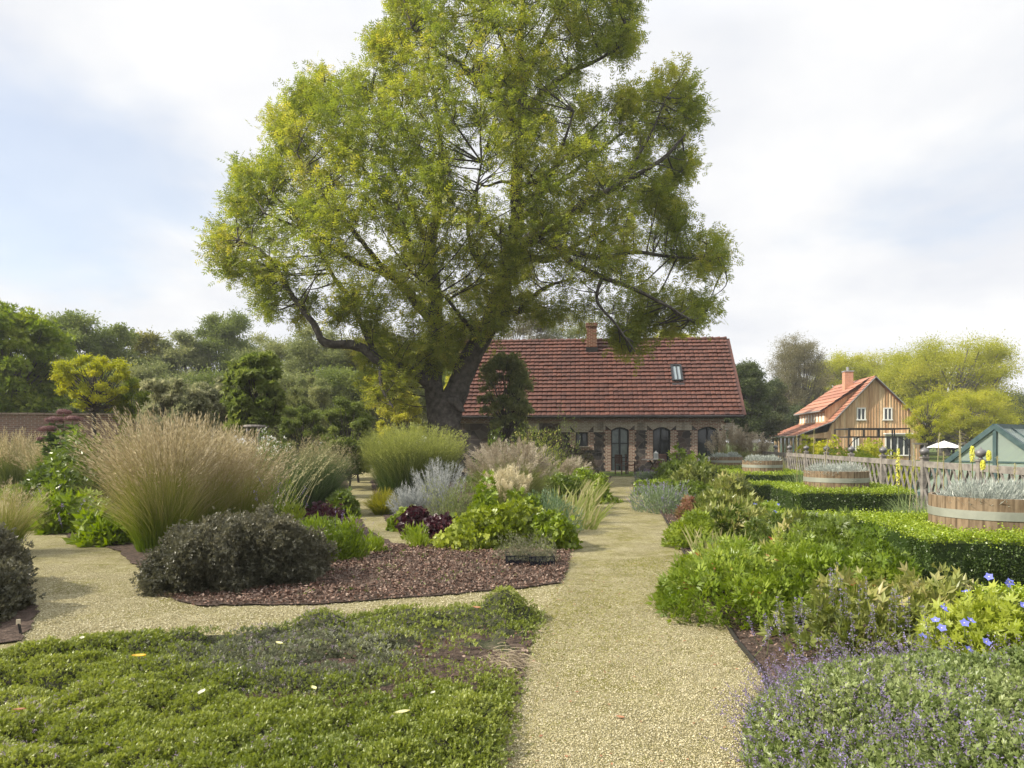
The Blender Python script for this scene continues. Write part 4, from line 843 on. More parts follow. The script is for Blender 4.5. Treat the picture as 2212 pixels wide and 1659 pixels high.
# ================================================================= planting
def dome_pts(n, rx, ry, h, lump, seed, inner, fr=3.0):
    d = rdir(n, -.05); d[:, 2] = np.abs(d[:, 2]) ; nz = Nz(seed, fr); nz2 = Nz(seed + 1, fr * 2.6); f = 1 + lump * (.8 * nz(d) + .45 * nz2(d)) + np.where(R.random(n) < .15, R.random(n) * .16, 0)
    f *= 1 - inner * R.random(n) ** 2
    p = d * f[:, None] * (rx, ry, h); nr = unit(d / (rx, ry, h)); return p, nr
def mound(name, label, u, d, rx, h, mat, T, leaf, n, cat='plant', ry=None, lump=.22, inner=.4, up=.35, group=None, fl=None, fr=3.0, part='foliage', core=None, spikes=None, jit=.5, x=None):
    base = GP(u, d) if x is None else np.array([x, d, 0.]); ry = ry or rx; sd = int(u * 3 + d * 17) % 9999
    p, nr = dome_pts(n, rx, ry, h, lump, sd, inner, fr); p[:, 2] = np.maximum(p[:, 2], .02)
    b = B(); nz = Nz(sd + 5, 2.2 / max(rx, .3)); tone = np.clip(.45 + .17 * nz(p) + R.normal(0, .14, n), 0, 1)
    b.scat(T, p, nr * .8 + R.normal(0, jit, p.shape) + (0, 0, up), nr + R.normal(0, .45, p.shape) + (0, 0, .3), leaf * R.uniform(.6, 1.25, n), tone)
    if fl is None and spikes is None:
        o = b.build(name, mat, None, base, local=True); tag(o, label, cat, group); return o
    root = thing(name, label, cat, base, group); b.build(part, mat, root)
    if fl:
        fm, k, fs, zup = fl; q, qn = dome_pts(k * 3, rx, ry, h, lump, sd, 0, fr); q, qn = q[q[:, 2] > h * .35][:k], qn[:k]
        for i in range(len(q)):
            fb = B(); c_ = q[i] + (0, 0, zup * R.uniform(.3, 1.2)); fn = unit(np.array([R.normal(0, .35), -.55 + R.normal(0, .35), .75])); yv = unit(np.cross(fn, R.normal(size=3)))
            fb.tube([q[i] - (0, 0, .05), c_], .0022, 4, mi=1); fb.scat(T_FLOWER, c_[None], yv[None], fn[None], fs, np.array([.5])); fb.lathe([(.0001, .006), (.004, .004), (.005, 0)], c_, 5, .9, 2)
            fb.build('flower', fm, root)
    if spikes:
        sm, k, ln, fs, per = spikes; q, qn = dome_pts(k, rx, ry, h, lump, sd, .1, fr); sb = B(); dr_ = unit(qn * .7 + R.normal(0, .25, q.shape) + (0, 0, .9)); L = ln * R.uniform(.6, 1.3, k)
        tip = q + dr_ * L[:, None]; sb.blades(q, tip, (q + tip) / 2, .004, 2, tcol=False, mi=1)
        t = R.uniform(.3, 1.02, (k, per, 1)); pp_ = (q[:, None] * (1 - t) + tip[:, None] * t + R.normal(0, fs * .35, (k, per, 3))).reshape(-1, 3)
        sb.scat(T_LEAF, pp_, R.normal(size=pp_.shape) + (0, 0, .5), R.normal(size=pp_.shape), fs * R.uniform(.6, 1.2, len(pp_)), np.repeat(R.random(k), per)); sb.build('flower_spikes', sm, root)
    return root

M_STEM = plain('stem_green', [(.09, .13, .03), (.14, .17, .06)], .7)
G_ = {}
def gm(k, cols, tr=.3, pos=None): G_[k] = leafmat('blade_' + k, cols, tr, .55, .2, pos)
gm('tan', [(.10, .17, .015), (.16, .21, .025), (.26, .26, .07), (.40, .34, .18), (.50, .41, .25)], .3, [0, .32, .55, .8, 1])
gm('tanpale', [(.11, .17, .03), (.22, .25, .08), (.38, .36, .18), (.55, .47, .28)], .3)
gm('blue', [(.045, .085, .03), (.07, .12, .04), (.11, .16, .06), (.22, .24, .13)], .25)
gm('fresh', [(.045, .08, .02), (.07, .11, .03), (.14, .16, .05), (.27, .29, .08)], .35, [0, .45, .7, .95])
gm('mix', [(.05, .09, .015), (.11, .16, .03), (.22, .24, .08), (.35, .33, .17)], .3)
gm('iris', [(.20, .24, .06), (.30, .34, .10), (.45, .44, .20), (.55, .48, .28)], .35)
gm('carex', [(.16, .18, .02), (.28, .29, .03), (.38, .33, .05)], .35)
gm('dry', [(.22, .18, .12), (.35, .29, .2), (.45, .38, .28)], .2)
M_PLTAN = leafmat('plume_tan', [(.26, .215, .12), (.38, .315, .195), (.52, .45, .31)], .3)
M_PLPINK = leafmat('plume_pink', [(.22, .185, .13), (.34, .29, .22), (.50, .45, .36)], .35)
M_PLCR = leafmat('plume_cream', [(.40, .35, .22), (.56, .50, .34), (.70, .64, .48)], .35)
M_HAZE = leafmat('seed_haze', [(.22, .20, .10), (.30, .26, .14), (.40, .33, .2)], .3)
M_YHAZE = leafmat('seed_haze_green', [(.20, .22, .06), (.28, .31, .08), (.36, .38, .12)], .35)

def grass(name, label, u, d, h, sp, n, bm, pm=None, r0=.12, wd=.005, ns=0, per=14, ps=.045, pl=.28, lean=(0, 0), group=None, arch=.25, blades_h=1.0, prad=.02, cat='ornamental grass', low=.5, bseg=6, x=None, fan=.6):
    base = GP(u, d) if x is None else np.array([x, d, 0.]); b = B()
    def gen(k, hh, spp, lo):
        a = R.uniform(0, 6.28, k); q = R.random(k) ** fan; rr_ = r0 * np.sqrt(R.random(k))
        root = np.stack([rr_ * np.cos(a), rr_ * np.sin(a), 0 * a], 1); rho = spp * q
        z = hh * R.uniform(lo, 1.03, k) * (1 - arch * q ** 2); aa = a + R.normal(0, .35, k)
        tip = np.stack([rho * np.cos(aa) + lean[0] * z, rho * np.sin(aa) + lean[1] * z, z], 1)
        bend = root + np.stack([rho * .22 * np.cos(aa), rho * .22 * np.sin(aa), z * R.uniform(.6, .75, k)], 1); return root, tip, bend
    root, tip, bend = gen(n, h * blades_h, sp, low); b.blades(root, tip, bend, wd * R.uniform(.6, 1.3, n), bseg)
    if not ns: o = b.build(name, bm, None, base, local=True); tag(o, label, cat, group); return o
    rt_ = thing(name, label, cat, base, group); b.build('leaves', bm, rt_)
    root, tip, bend = gen(ns, h, sp * 1.02, .72); b = B(); b.blades(root, tip, bend, wd * .6, 7)
    t = 1 - pl * R.random((ns, per, 1)) ** 1.0; pp_ = root[:, None] * (1 - t) ** 2 + 2 * (1 - t) * t * bend[:, None] + tip[:, None] * t ** 2
    env = np.sin(np.clip((1 - t) / pl, .06, 1) * np.pi) ** .5
    dr_ = unit(tip - bend)[:, None] + R.normal(0, prad * 11, (ns, per, 3)); pp_ = pp_ + R.normal(0, prad, (ns, per, 3)) * env
    b.build('stems', bm, rt_); b = B()
    b.scat(tmpl([lf(.16, fold=0)]), pp_.reshape(-1, 3), dr_.reshape(-1, 3), R.normal(size=(ns * per, 3)), ps * R.uniform(.6, 1.3, ns * per), np.repeat(R.random(ns), per)); b.build('plumes', pm, rt_)
    return rt_

# ---- left side
grass('tan_grass', 'tall tan feathery grass clump at the far left edge', 30, 20, 1.95, 1.25, 1500, G_['mix'], M_PLTAN, .45, .008, 600, 14, .08, .35, prad=.012)
grass('tan_grass', 'pale green feathery grass clump just right of the far left one', 112, 19, 1.75, .9, 1100, G_['mix'], M_PLTAN, .35, .008, 340, 14, .08, .32, prad=.012)
grass('green_grass', 'green arching grass cut by the left edge above the dark shrub', -8, 9.4, 1.05, .75, 1300, G_['tan'], M_PLTAN, .25, .006, 120, 12, .04, .3)
GB = 'great tan grass clumps in the middle left bed'
grass('feather_grass', 'tallest tan feather grass with green base left of the dark shrub', 345, 9.7, 2.04, 1.05, 2600, G_['tan'], M_PLTAN, .28, .005, 900, 16, .06, .42, (-.10, 0), GB, prad=.009, fan=.75, arch=.2, blades_h=.8)
grass('feather_grass', 'tan feather grass behind the dark shrub', 425, 10.6, 1.98, .90, 2200, G_['tan'], M_PLTAN, .26, .005, 700, 16, .06, .40, (.0, 0), GB, prad=.009, fan=.75, arch=.2, blades_h=.8)
grass('feather_grass', 'tan feather grass leaning right towards the blue green grass', 515, 11.2, 1.72, .85, 1700, G_['tan'], M_PLTAN, .24, .005, 450, 16, .055, .38, (.12, 0), GB, prad=.009, fan=.75, arch=.25, blades_h=.8)
grass('feather_grass', 'paler tan grass behind the stake guard', 490, 15.5, 1.95, .9, 1400, G_['tanpale'], M_PLTAN, .26, .007, 420, 14, .07, .35, (.0, 0), GB)
grass('switch_grass', 'blue green upright grass clump with arching pale stalks before the stake guard', 672, 14.8, 1.72, .98, 5200, G_['blue'], M_HAZE, .38, .007, 700, 12, .045, .35, (.02, 0), arch=.2, blades_h=.85)
b = B(); k = 20; a = R.uniform(-.3, .9, k); root = np.column_stack([R.normal(-.1, .3, k), R.normal(0, .1, k), np.zeros(k)]); tip = root + np.column_stack([R.uniform(.3, 1.15, k), R.normal(0, .2, k), R.uniform(1.0, 1.6, k)])
b.blades(root, tip, root + (tip - root) * (.35, .5, .62), .007, 8, tcol=False)
t = 1 - .4 * R.random((k, 26, 1)); be = root + (tip - root) * (.35, .5, .62); pp_ = root[:, None] * (1 - t) ** 2 + 2 * (1 - t) * t * be[:, None] + tip[:, None] * t ** 2 + R.normal(0, .01, (k, 26, 3))
b.scat(T_NARROW, pp_.reshape(-1, 3), np.repeat(unit(tip - be), 26, 0) + R.normal(0, .3, (k * 26, 3)), R.normal(size=(k * 26, 3)), .045)
tag(b.build('moor_grass', leafmat('moor_stalk', [(.40, .38, .2), (.55, .52, .3)], .3), None, GP(625, 13.4), local=True), 'few long pale seed stalks arching right over the blue green grass', 'ornamental grass')
M_JOE = leafmat('joe_flower', [(.10, .045, .05), (.17, .085, .085), (.26, .15, .14)], .2)
T3 = tmpl([lf(.4, a, 1) for a in (0, .9, -.9)])
jp = thing('joe_pye_weed', 'tall plant with domed dusky purple flower heads before the garden wall', 'plant', GP(130, 17.0)); b = B(); hb = B(); Lm = leafmat('leaf_joe', [(.05, .09, .03), (.09, .14, .04), (.13, .19, .06)], .3)
for (uu, vv, rr_) in ((138, 888, .20), (118, 905, .22), (158, 902, .20), (102, 925, .20), (140, 925, .2), (92, 945, .14), (120, 950, .16), (165, 925, .12)):
    c_ = P(uu, vv, 17 + R.normal(0, .3)) - GP(130, 17.0); b.tube(catmull([(c_[0] * .3, 0, 0), (c_[0] * .7, c_[1] * .6, c_[2] * .5), c_], 3), .012, 5, mi=1)
    p, nr = dome_pts(420, rr_, rr_, rr_ * .55, .15, int(uu), .4); hb.scat(T_CLUMP, p + c_ - (0, 0, .05), nr, nr + .2, .05, None); 
    k = 60; z = R.uniform(.2, .93, k); q = np.column_stack([c_[0] * (.3 + .7 * z), c_[1] * z, c_[2] * z]) + R.normal(0, .04, (k, 3)); b.scat(T3, q, R.normal(size=(k, 3)) * (1, 1, .3), R.normal(0, .4, (k, 3)) + (0, 0, 1), .17, None)
b.build('foliage', [Lm, M_STEM], jp); hb.build('flower_heads', M_JOE, jp)
LMp = {k: leafmat('herb_' + k, v, .32, .38, .5) for k, v in dict(
    green=[(.08, .12, .018), (.13, .18, .025), (.20, .26, .045)], bright=[(.12, .18, .015), (.20, .27, .025), (.30, .36, .05)], lime=[(.16, .21, .02), (.26, .31, .035), (.38, .42, .07)],
    greydark=[(.075, .076, .045), (.125, .12, .075), (.22, .20, .13)], thyme=[(.13, .17, .028), (.21, .25, .042), (.33, .36, .08)], greythyme=[(.12, .135, .08), (.19, .20, .125), (.30, .31, .21)],
    silver=[(.22, .25, .22), (.36, .39, .35), (.52, .55, .50)], nepeta=[(.13, .18, .05), (.21, .26, .085), (.33, .37, .16)], peony=[(.08, .12, .02), (.16, .19, .04), (.25, .27, .07), (.36, .32, .13)],
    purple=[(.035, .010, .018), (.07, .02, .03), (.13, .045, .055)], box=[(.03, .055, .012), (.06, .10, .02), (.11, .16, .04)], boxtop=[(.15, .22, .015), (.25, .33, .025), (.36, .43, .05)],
    feather=[(.09, .15, .07), (.15, .22, .11), (.2, .27, .15)], red=[(.18, .07, .05), (.26, .14, .09), (.2, .2, .06)], whiteish=[(.45, .45, .4), (.7, .7, .65), (.8, .8, .76)]).items()}
M_BLUEF = leafmat('petal_blue', [(.20, .22, .75), (.27, .30, .85)], .35); M_VIO = leafmat('petal_violet', [(.17, .13, .20), (.26, .20, .36), (.36, .31, .58)], .3)
M_YEL = plain('flower_yellow', [(.8, .7, .25)], .6)
mound('leafy_shrub', 'leafy green shrub below the dusky purple flower heads', 135, 15.2, .95, 1.25, LMp['green'], T3, .13, 2200, 'shrub', lump=.25)
mound('leafy_shrub', 'broad green shrub right of the dusky purple flower heads', 205, 14.2, .7, 1.3, LMp['green'], T3, .12, 1900, 'shrub', lump=.25)
mound('low_plant', 'low green ground plant beyond the left path bend', 60, 18.3, 1.5, .3, LMp['bright'], T3, .08, 1300, ry=.6)
mound('comfrey', 'large leaved light green plant where the left path bends', 155, 12.2, .62, .42, LMp['bright'], T3, .20, 650, lump=.25, ry=.7, spikes=(M_VIO, 26, .30, .03, 16), group=None)
mound('comfrey', 'light green large leaved plant nearest the great tan grass', 240, 10.6, .50, .42, LMp['bright'], T3, .17, 560, lump=.25)
mound('comfrey', 'light green large leaved plant with violet flowers behind it on the bend', 108, 13.6, .5, .5, LMp['bright'], T3, .18, 500, lump=.25, spikes=(M_VIO, 22, .30, .03, 16))
mound('dark_shrub', 'dark grey green fine leaved shrub, left dome beside the side path', 452, 7.35, .58, .60, LMp['greydark'], T_SPRIG, .046, 21000, 'shrub', ry=.62, lump=.13, inner=.45, jit=.8, fr=5)
mound('dark_shrub', 'dark grey green fine leaved shrub, right dome against the bark bed', 590, 7.7, .54, .67, LMp['greydark'], T_SPRIG, .046, 21000, 'shrub', ry=.6, lump=.13, inner=.45, jit=.8, fr=5)
mound('dark_shrub', 'dark grey green shrub at the left edge of the picture', -92, 6.9, .66, .62, LMp['greydark'], T_SPRIG, .07, 7000, 'shrub', ry=.8, lump=.14, inner=.5)
mound('dark_shrub', 'lower dark green shrub at the left edge nearest the camera', -112, 5.95, .58, .42, LMp['greydark'], T_SPRIG, .06, 6000, 'shrub', ry=.6, lump=.14, inner=.5)
st_ = thing('plant_label', 'small dark stake topped with a pale tag at the left path edge', 'plant label', G(46, 1374)); b = B(); b.bar((0, 0, 0), (-.02, 0, .1), .014, .014); b.build('stake', M_BLK, st_); b = B(); b.box((-.022, -.003, .115), (.03, .006, .04), .3); b.build('tag', plain('tag', [(.6, .52, .38)], .7), st_)
mound('white_aster', 'white flowering plant in front of the stake guard', 590, 15.0, .62, 1.42, LMp['green'], T_CLUMP, .08, 2600, spikes=(LMp['whiteish'], 260, .06, .05, 5))
mound('fine_green_plant', 'feathery bright green plant right of the dark shrub', 682, 8.8, .28, .40, LMp['bright'], T_NARROW, .09, 3200, inner=.7, up=.9)
mound('fine_green_plant', 'feathery green tuft standing in the bark bed', 755, 9.0, .19, .48, LMp['bright'], T_NARROW, .08, 1900, inner=.8, up=1.1)
mound('lime_tuft', 'small lime green tuft below the blue green grass', 640, 11.0, .25, .45, LMp['lime'], T_NARROW, .12, 1100, inner=.8, up=1.2)
mound('purple_plant', 'dark purple leaved plant below the blue green grass', 695, 11.4, .38, .40, LMp['purple'], T3, .06, 1500)
mound('loose_greens', 'mixed low green leaves between the dark shrub and the side path', 690, 10.0, .45, .34, LMp['green'], T3, .07, 1600, ry=.5, spikes=(M_VIO, 12, .3, .02, 8))
mound('dark_leafy_plant', 'dark leafy plant spilling to the side path below the blue green grass', 735, 14.2, .34, .45, LMp['green'], T3, .09, 1200)
for i, (uu, dd, hh, lab) in enumerate(((806, 9.5, .22, 'small green seedling in the bark bed beside the side path'), (905, 10.0, .26, 'small green seedling left of the lime green geranium'), (600, 11.2, .8, 'loose stem plant with few violet flowers behind the dark shrub'), (895, 10.7, .30, 'bright green upright shoots before the purple coral bells'))):
    mound('seedling', lab, uu, dd, .16 if i != 2 else .4, hh, LMp['bright'], T_NARROW, .09, 420 if i != 2 else 900, inner=.9, up=1.2, group=None, spikes=(M_VIO, 14, .3, .03, 12) if i == 2 else None)
# dry heather stubs on the bark
b = B(); p2 = samp([G(1200, 1225), G(1180, 1255), G(780, 1290), G(700, 1265), G(800, 1215)], 60)
for q in p2:
    k = 26; r_ = np.column_stack([np.full(k, q[0]), np.full(k, q[1]), np.full(k, .02)]) + R.normal(0, .02, (k, 3)) * (1, 1, 0); t_ = r_ + R.normal(0, .055, (k, 3)) * (1, 1, 0) + (0, 0, 1) * R.uniform(.03, .10, (k, 1)); b.blades(r_, t_, (r_ + t_) / 2, .003, 2, tcol=False)
tag(b.build('dry_stubs', leafmat('dry_stub', [(.10, .07, .055), (.20, .15, .12), (.30, .24, .2)], 0)), 'short dry heather stubs poking out of the bark', None, None, 'stuff')

# ---- middle bed
grass('switch_grass', 'broad dense grass clump with yellow green top beside the side path', 893, 16.6, 2.02, 1.35, 6500, G_['fresh'], M_YHAZE, .68, .007, 1500, 16, .055, .25, arch=.15, blades_h=.88, fan=.5, low=.6)
grass('fountain_grass', 'fountain grass with fluffy buff bottlebrush plumes in the middle bed', 1105, 14.6, 1.62, 1.0, 3200, G_['mix'], M_PLPINK, .36, .008, 230, 110, .05, .20, arch=.22, blades_h=.82, prad=.028, fan=.45)
b_ = grass('fountain_grass', 'second fountain grass just in front with cream bottlebrush plumes', 1095, 13.2, 1.12, .55, 1500, G_['mix'], M_PLCR, .25, .008, 75, 130, .05, .24, arch=.3, blades_h=.9, prad=.03)
grass('fountain_grass', 'small fountain grass leaning right near the cottage window', 1225, 19, 1.15, .62, 1000, G_['mix'], M_PLPINK, .25, .009, 90, 90, .055, .25, (.25, 0), arch=.3, prad=.028)
grass('day_lily', 'yellow green strap leaved clump beside the side path', 828, 14.6, .62, .48, 900, G_['carex'], None, .18, .018, arch=.55)
def perovskia(u, d, rx, h, label):
    root = thing('russian_sage', label, 'plant', GP(u, d)); b = B(); k = 150; a = R.uniform(0, 6.28, k); q = R.random(k) ** .5
    r0 = np.column_stack([.2 * rx * q * np.cos(a), .2 * rx * q * np.sin(a), 0 * a]); tip = np.column_stack([rx * q * np.cos(a), rx * q * np.sin(a), h * R.uniform(.65, 1.05, k) * (1 - .25 * q)]); be = (r0 + tip) / 2 + (0, 0, .06)
    b.blades(r0, tip, be, .008, 5, tcol=False); per = 46; t = R.uniform(.3, 1, (k, per, 1)); pp_ = (r0[:, None] * (1 - t) ** 2 + 2 * (1 - t) * t * be[:, None] + tip[:, None] * t ** 2).reshape(-1, 3)
    dr_ = np.repeat(unit(tip - r0), per, 0) + R.normal(0, .55, pp_.shape); b.blades(pp_, pp_ + unit(dr_) * R.uniform(.04, .12, (len(pp_), 1)), pp_ + unit(dr_) * .05, .006, 1, np.repeat(R.random(k), per), tcol=False)
    b.build('stems', leafmat('sage_silver', [(.22, .235, .23), (.34, .355, .35), (.50, .51, .49)], .2), root); return root
perovskia(950, 13.2, .56, 1.32, 'silvery branching sage plant below the broad grass clump'); perovskia(882, 12.6, .42, .80, 'smaller silvery sage at the left end of the middle bed')
mound('grey_green_plant', 'upright grey green plant below the silvery sage', 985, 12.4, .50, .75, leafmat('herb_sageg', [(.12, .15, .05), (.2, .23, .09), (.3, .32, .16)], .3), T_NARROW, .07, 3600, inner=.8, up=1.1)
mound('coral_bells', 'dark purple coral bells at the front of the middle bed', 908, 11.7, .34, .36, LMp['purple'], T_ROUND, .055, 1500, lump=.2)
mound('coral_bells', 'second dark purple coral bells, right and nearer', 950, 11.2, .30, .30, LMp['purple'], T_ROUND, .05, 1200, lump=.2)
mound('low_green_plant', 'light green leafy plant left of the purple coral bells', 876, 11.9, .22, .36, LMp['bright'], T_ROUND, .055, 1200, lump=.2)
mound('lime_geranium', 'lime green large mound at the front right of the middle bed', 1090, 10.4, .78, .55, LMp['lime'], T_ROUND, .062, 4200, ry=.75, lump=.2, inner=.45)
mound('lime_geranium', 'lime green mound left of the black crates', 1015, 9.9, .48, .34, LMp['lime'], T_ROUND, .06, 1700, ry=.4, lump=.25)
mound('lime_geranium', 'green mound at the path corner behind the black crates', 1185, 10.0, .36, .50, LMp['bright'], T_ROUND, .055, 1900, ry=.4, lump=.22)
mound('leafy_perennial', 'taller light green perennial below the fountain grass', 1050, 11.6, .36, .68, LMp['bright'], T_PALM, .07, 1500, lump=.28)
mound('leafy_perennial', 'tall light green perennial right of the fountain grass base', 1135, 11.6, .26, .64, LMp['bright'], T_PALM, .07, 1100, lump=.28)
mound('feathery_plant', 'soft blue green feathery plant beside the iris leaves', 1190, 11.6, .45, .72, LMp['feather'], T_NARROW, .06, 4200, inner=.8, up=.9)
def iris(u, d, rx, h, n, label, lean=0, m='iris', cat='iris'):
    b = B(); k = n; x = R.uniform(-rx, rx, k); y = R.uniform(-rx, rx, k) * .6; root = np.column_stack([x, y, 0 * x]); hh = h * R.uniform(.55, 1.05, k); tip = root + np.column_stack([R.normal(lean, .30, k) * hh, R.normal(0, .2, k) * hh, hh]); be = root * .5 + tip * .5 + np.column_stack([-.12 * R.normal(lean, .4, k) * hh, 0 * x, .12 * hh])
    b.blades(root, tip, be, .035 * h / .6, 5, R.random(k), tcol=False, twist=np.tile([[.15, 1., 0]], (k, 1)), pw=1.5); return tag(b.build('iris_leaves', G_[m], None, GP(u, d), local=True), label, cat, 'iris leaf clumps')
iris(1232, 13.0, .42, .72, 90, 'pale yellow green iris leaves at the left side of the path', .2); iris(1250, 15.8, .40, .75, 90, 'pale iris leaves further along the left side of the path', .2); iris(1262, 10.9 + 1.2, .2, .5, 34, 'pale iris leaves leaning out over the path', .55); iris(1195, 10.6 + .9, .2, .5, 26, 'few iris leaves behind the green corner mound', .1)
mound('golden_aster', 'tall airy green plant with small yellow flowers before the cottage', 1160, 20.5, .95, 1.95, leafmat('herb_aster', [(.11, .15, .03), (.19, .23, .05), (.4, .38, .08)], .35), T_NARROW, .11, 5200, lump=.2, inner=.85, up=.8, spikes=(M_YEL, 170, .12, .035, 4))
mound('golden_aster', 'lower green bushy plant left of the tall yellow flowered plant', 1055, 20.8, .75, 1.75, LMp['green'], T_NARROW, .12, 3200, lump=.2, inner=.8, up=.6)
mound('airy_plant', 'sparse wispy plant reaching up before the cottage left window', 1218, 21, .5, 1.9, leafmat('herb_airy', [(.11, .15, .03), (.19, .23, .06)], .35), T_NARROW, .09, 1300, inner=.95, up=.9)
mound('dark_foliage', 'dark purplish plant below the small cottage window', 1228, 24, .9, .95, leafmat('herb_dark', [(.05, .05, .03), (.10, .08, .05), (.12, .14, .05)], .3), T3, .12, 1700)
mound('green_border_plant', 'yellow green border plant at the path corner near the cottage', 1262, 17.8, .70, .72, LMp['bright'], T3, .10, 2000)
mound('green_border_plant', 'green border plant just below the small cottage window', 1205, 15.9, .60, .72, LMp['green'], T3, .09, 2000)
# crates
def crate(u, v, label, rz):
    g = G(u, v); t = thing('plastic_crate', label, 'crate', g, 'black crates of heather', rz); b = B(); w_, dp_, h_ = .29, .30, .15
    for sx, sy, L_, along in ((0, -dp_ / 2, w_, 'x'), (0, dp_ / 2, w_, 'x'), (-w_ / 2, 0, dp_, 'y'), (w_ / 2, 0, dp_, 'y')):
        for z in (.01, .05, .09, .14):
            b.box((sx, sy, z + .0007 * (along == 'y')), ((L_, .008, .014) if along == 'x' else (.008, L_ - .01, .014)))
        for q in np.linspace(-L_ / 2 + .006, L_ / 2 - .006, 7): b.box(((sx + q, sy, h_ / 2) if along == 'x' else (sx, sy + q, h_ / 2)), (.010, .011, h_ - .004))
    b.box((0, 0, .012), (w_ - .02, dp_ - .02, .01)); b.build('frame', M_BLKP, t)
    b = B(); b.box((0, 0, .06), (w_ - .035, dp_ - .035, .075)); b.build('pots', M_BLKP, t)
    return g
M_BLKP = plain('black_plastic', [(.018, .02, .03)], .35)
for u_, v_, l1, l2 in ((1118, 1221, 'black lattice crate standing in the bark, left one', 'wispy grey green heather growing in the left black crate'), (1170, 1223, 'black lattice crate standing in the bark, right one', 'wispy grey green heather growing in the right black crate')):
    g = crate(u_, v_, l1, .05); hm = leafmat('heather', [(.12, .13, .07), (.2, .21, .12), (.3, .28, .2)], .25)
    p, nr = dome_pts(2000, .26, .22, .32, .3, int(u_), .95); b = B(); b.scat(T_NARROW, p + (0, 0, .09), nr + (0, 0, .7) + R.normal(0, .5, p.shape), R.normal(size=p.shape), .03, None)
    tag(b.build('heather_plant', hm, None, g, local=True), l2, 'heather', 'heathers in black crates')

# ---- front thyme bed
hn = Nz(4, 3.2); hn2 = Nz(9, 8.0); hn3 = Nz(10, 22.0); dens_n = Nz(31, 1.6); gn = Nz(17, 1.1)
def cell(p, sc, seed):
    g = np.floor(p / sc).astype(int); best = np.full(len(p), 9.)
    for i in (-1, 0, 1):
        for j in (-1, 0, 1):
            c_ = g + (i, j); h1 = np.sin(c_[:, 0] * 127.1 + c_[:, 1] * 311.7 + seed) * 43758.5; h2 = np.sin(c_[:, 0] * 269.5 + c_[:, 1] * 183.3 + seed) * 43758.5
            q = (c_ + np.stack([h1 - np.floor(h1), h2 - np.floor(h2)], 1)) * sc; best = np.minimum(best, np.linalg.norm(p - q, axis=1))
    return best / sc
MND = [(G(1085, 1340), .30, .13), (G(690, 1372), .34, .12), (G(880, 1350), .40, .08), (G(1060, 1580), .3, .05), (G(540, 1640), .5, .06)]
def th_h(p):
    e_ = np.clip(edged(p, BED_THYME) / .22, 0, 1) ** .6; q = np.column_stack([p, np.zeros(len(p))])
    h = .055 + .022 * hn(q) + .010 * hn2(q) + .006 * hn3(q) + .060 * np.clip(1 - cell(p + .03 * np.column_stack([hn2(q), hn3(q)]), .27, 1.) ** 2 * 1.9, -.25, 1) + .018 * (1 - cell(p, .10, 5.) ** 2 * 2)
    for c_, r_, a_ in MND: h = h + a_ * np.exp(-((p[:, 0] - c_[0]) ** 2 + (p[:, 1] - c_[1]) ** 2) / (r_ * r_) * 1.6)
    return np.maximum(h, .02) * e_ + .015
def th_grey(p): c_ = G(650, 1435); return 1.15 * np.exp(-(((p[:, 0] - c_[0]) / .95) ** 2 + ((p[:, 1] - c_[1]) / .55) ** 2))
def th_bare(p):
    r_ = 0
    for c_, a_, b_ in ((G(735, 1440), .26, .13), (G(620, 1465), .14, .05), (G(930, 1440), .12, .06), (G(980, 1390), .10, .04), (G(1110, 1390), .06, .14), (G(700, 1560), .07, .05), (G(950, 1600), .06, .04), (G(1085, 1440), .16, .16), (G(470, 1400), .14, .05), (G(560, 1425), .15, .05), (G(860, 1415), .14, .06), (G(1010, 1500), .1, .08)): r_ = r_ + np.exp(-(((p[:, 0] - c_[0]) / a_) ** 2 + ((p[:, 1] - c_[1]) / b_) ** 2))
    q = np.column_stack([p, np.zeros(len(p))]); return r_ + np.clip(dens_n(q * 1.7 + 3) * 1.1 - 1.25, 0, .9)
vis = lambda p: np.clip(4.0 / np.maximum(p[:, 1], 1), .35, 1) * (p[:, 1] > 2.4) * (np.abs(p[:, 0]) / np.maximum(p[:, 1], .1) < 1.05)
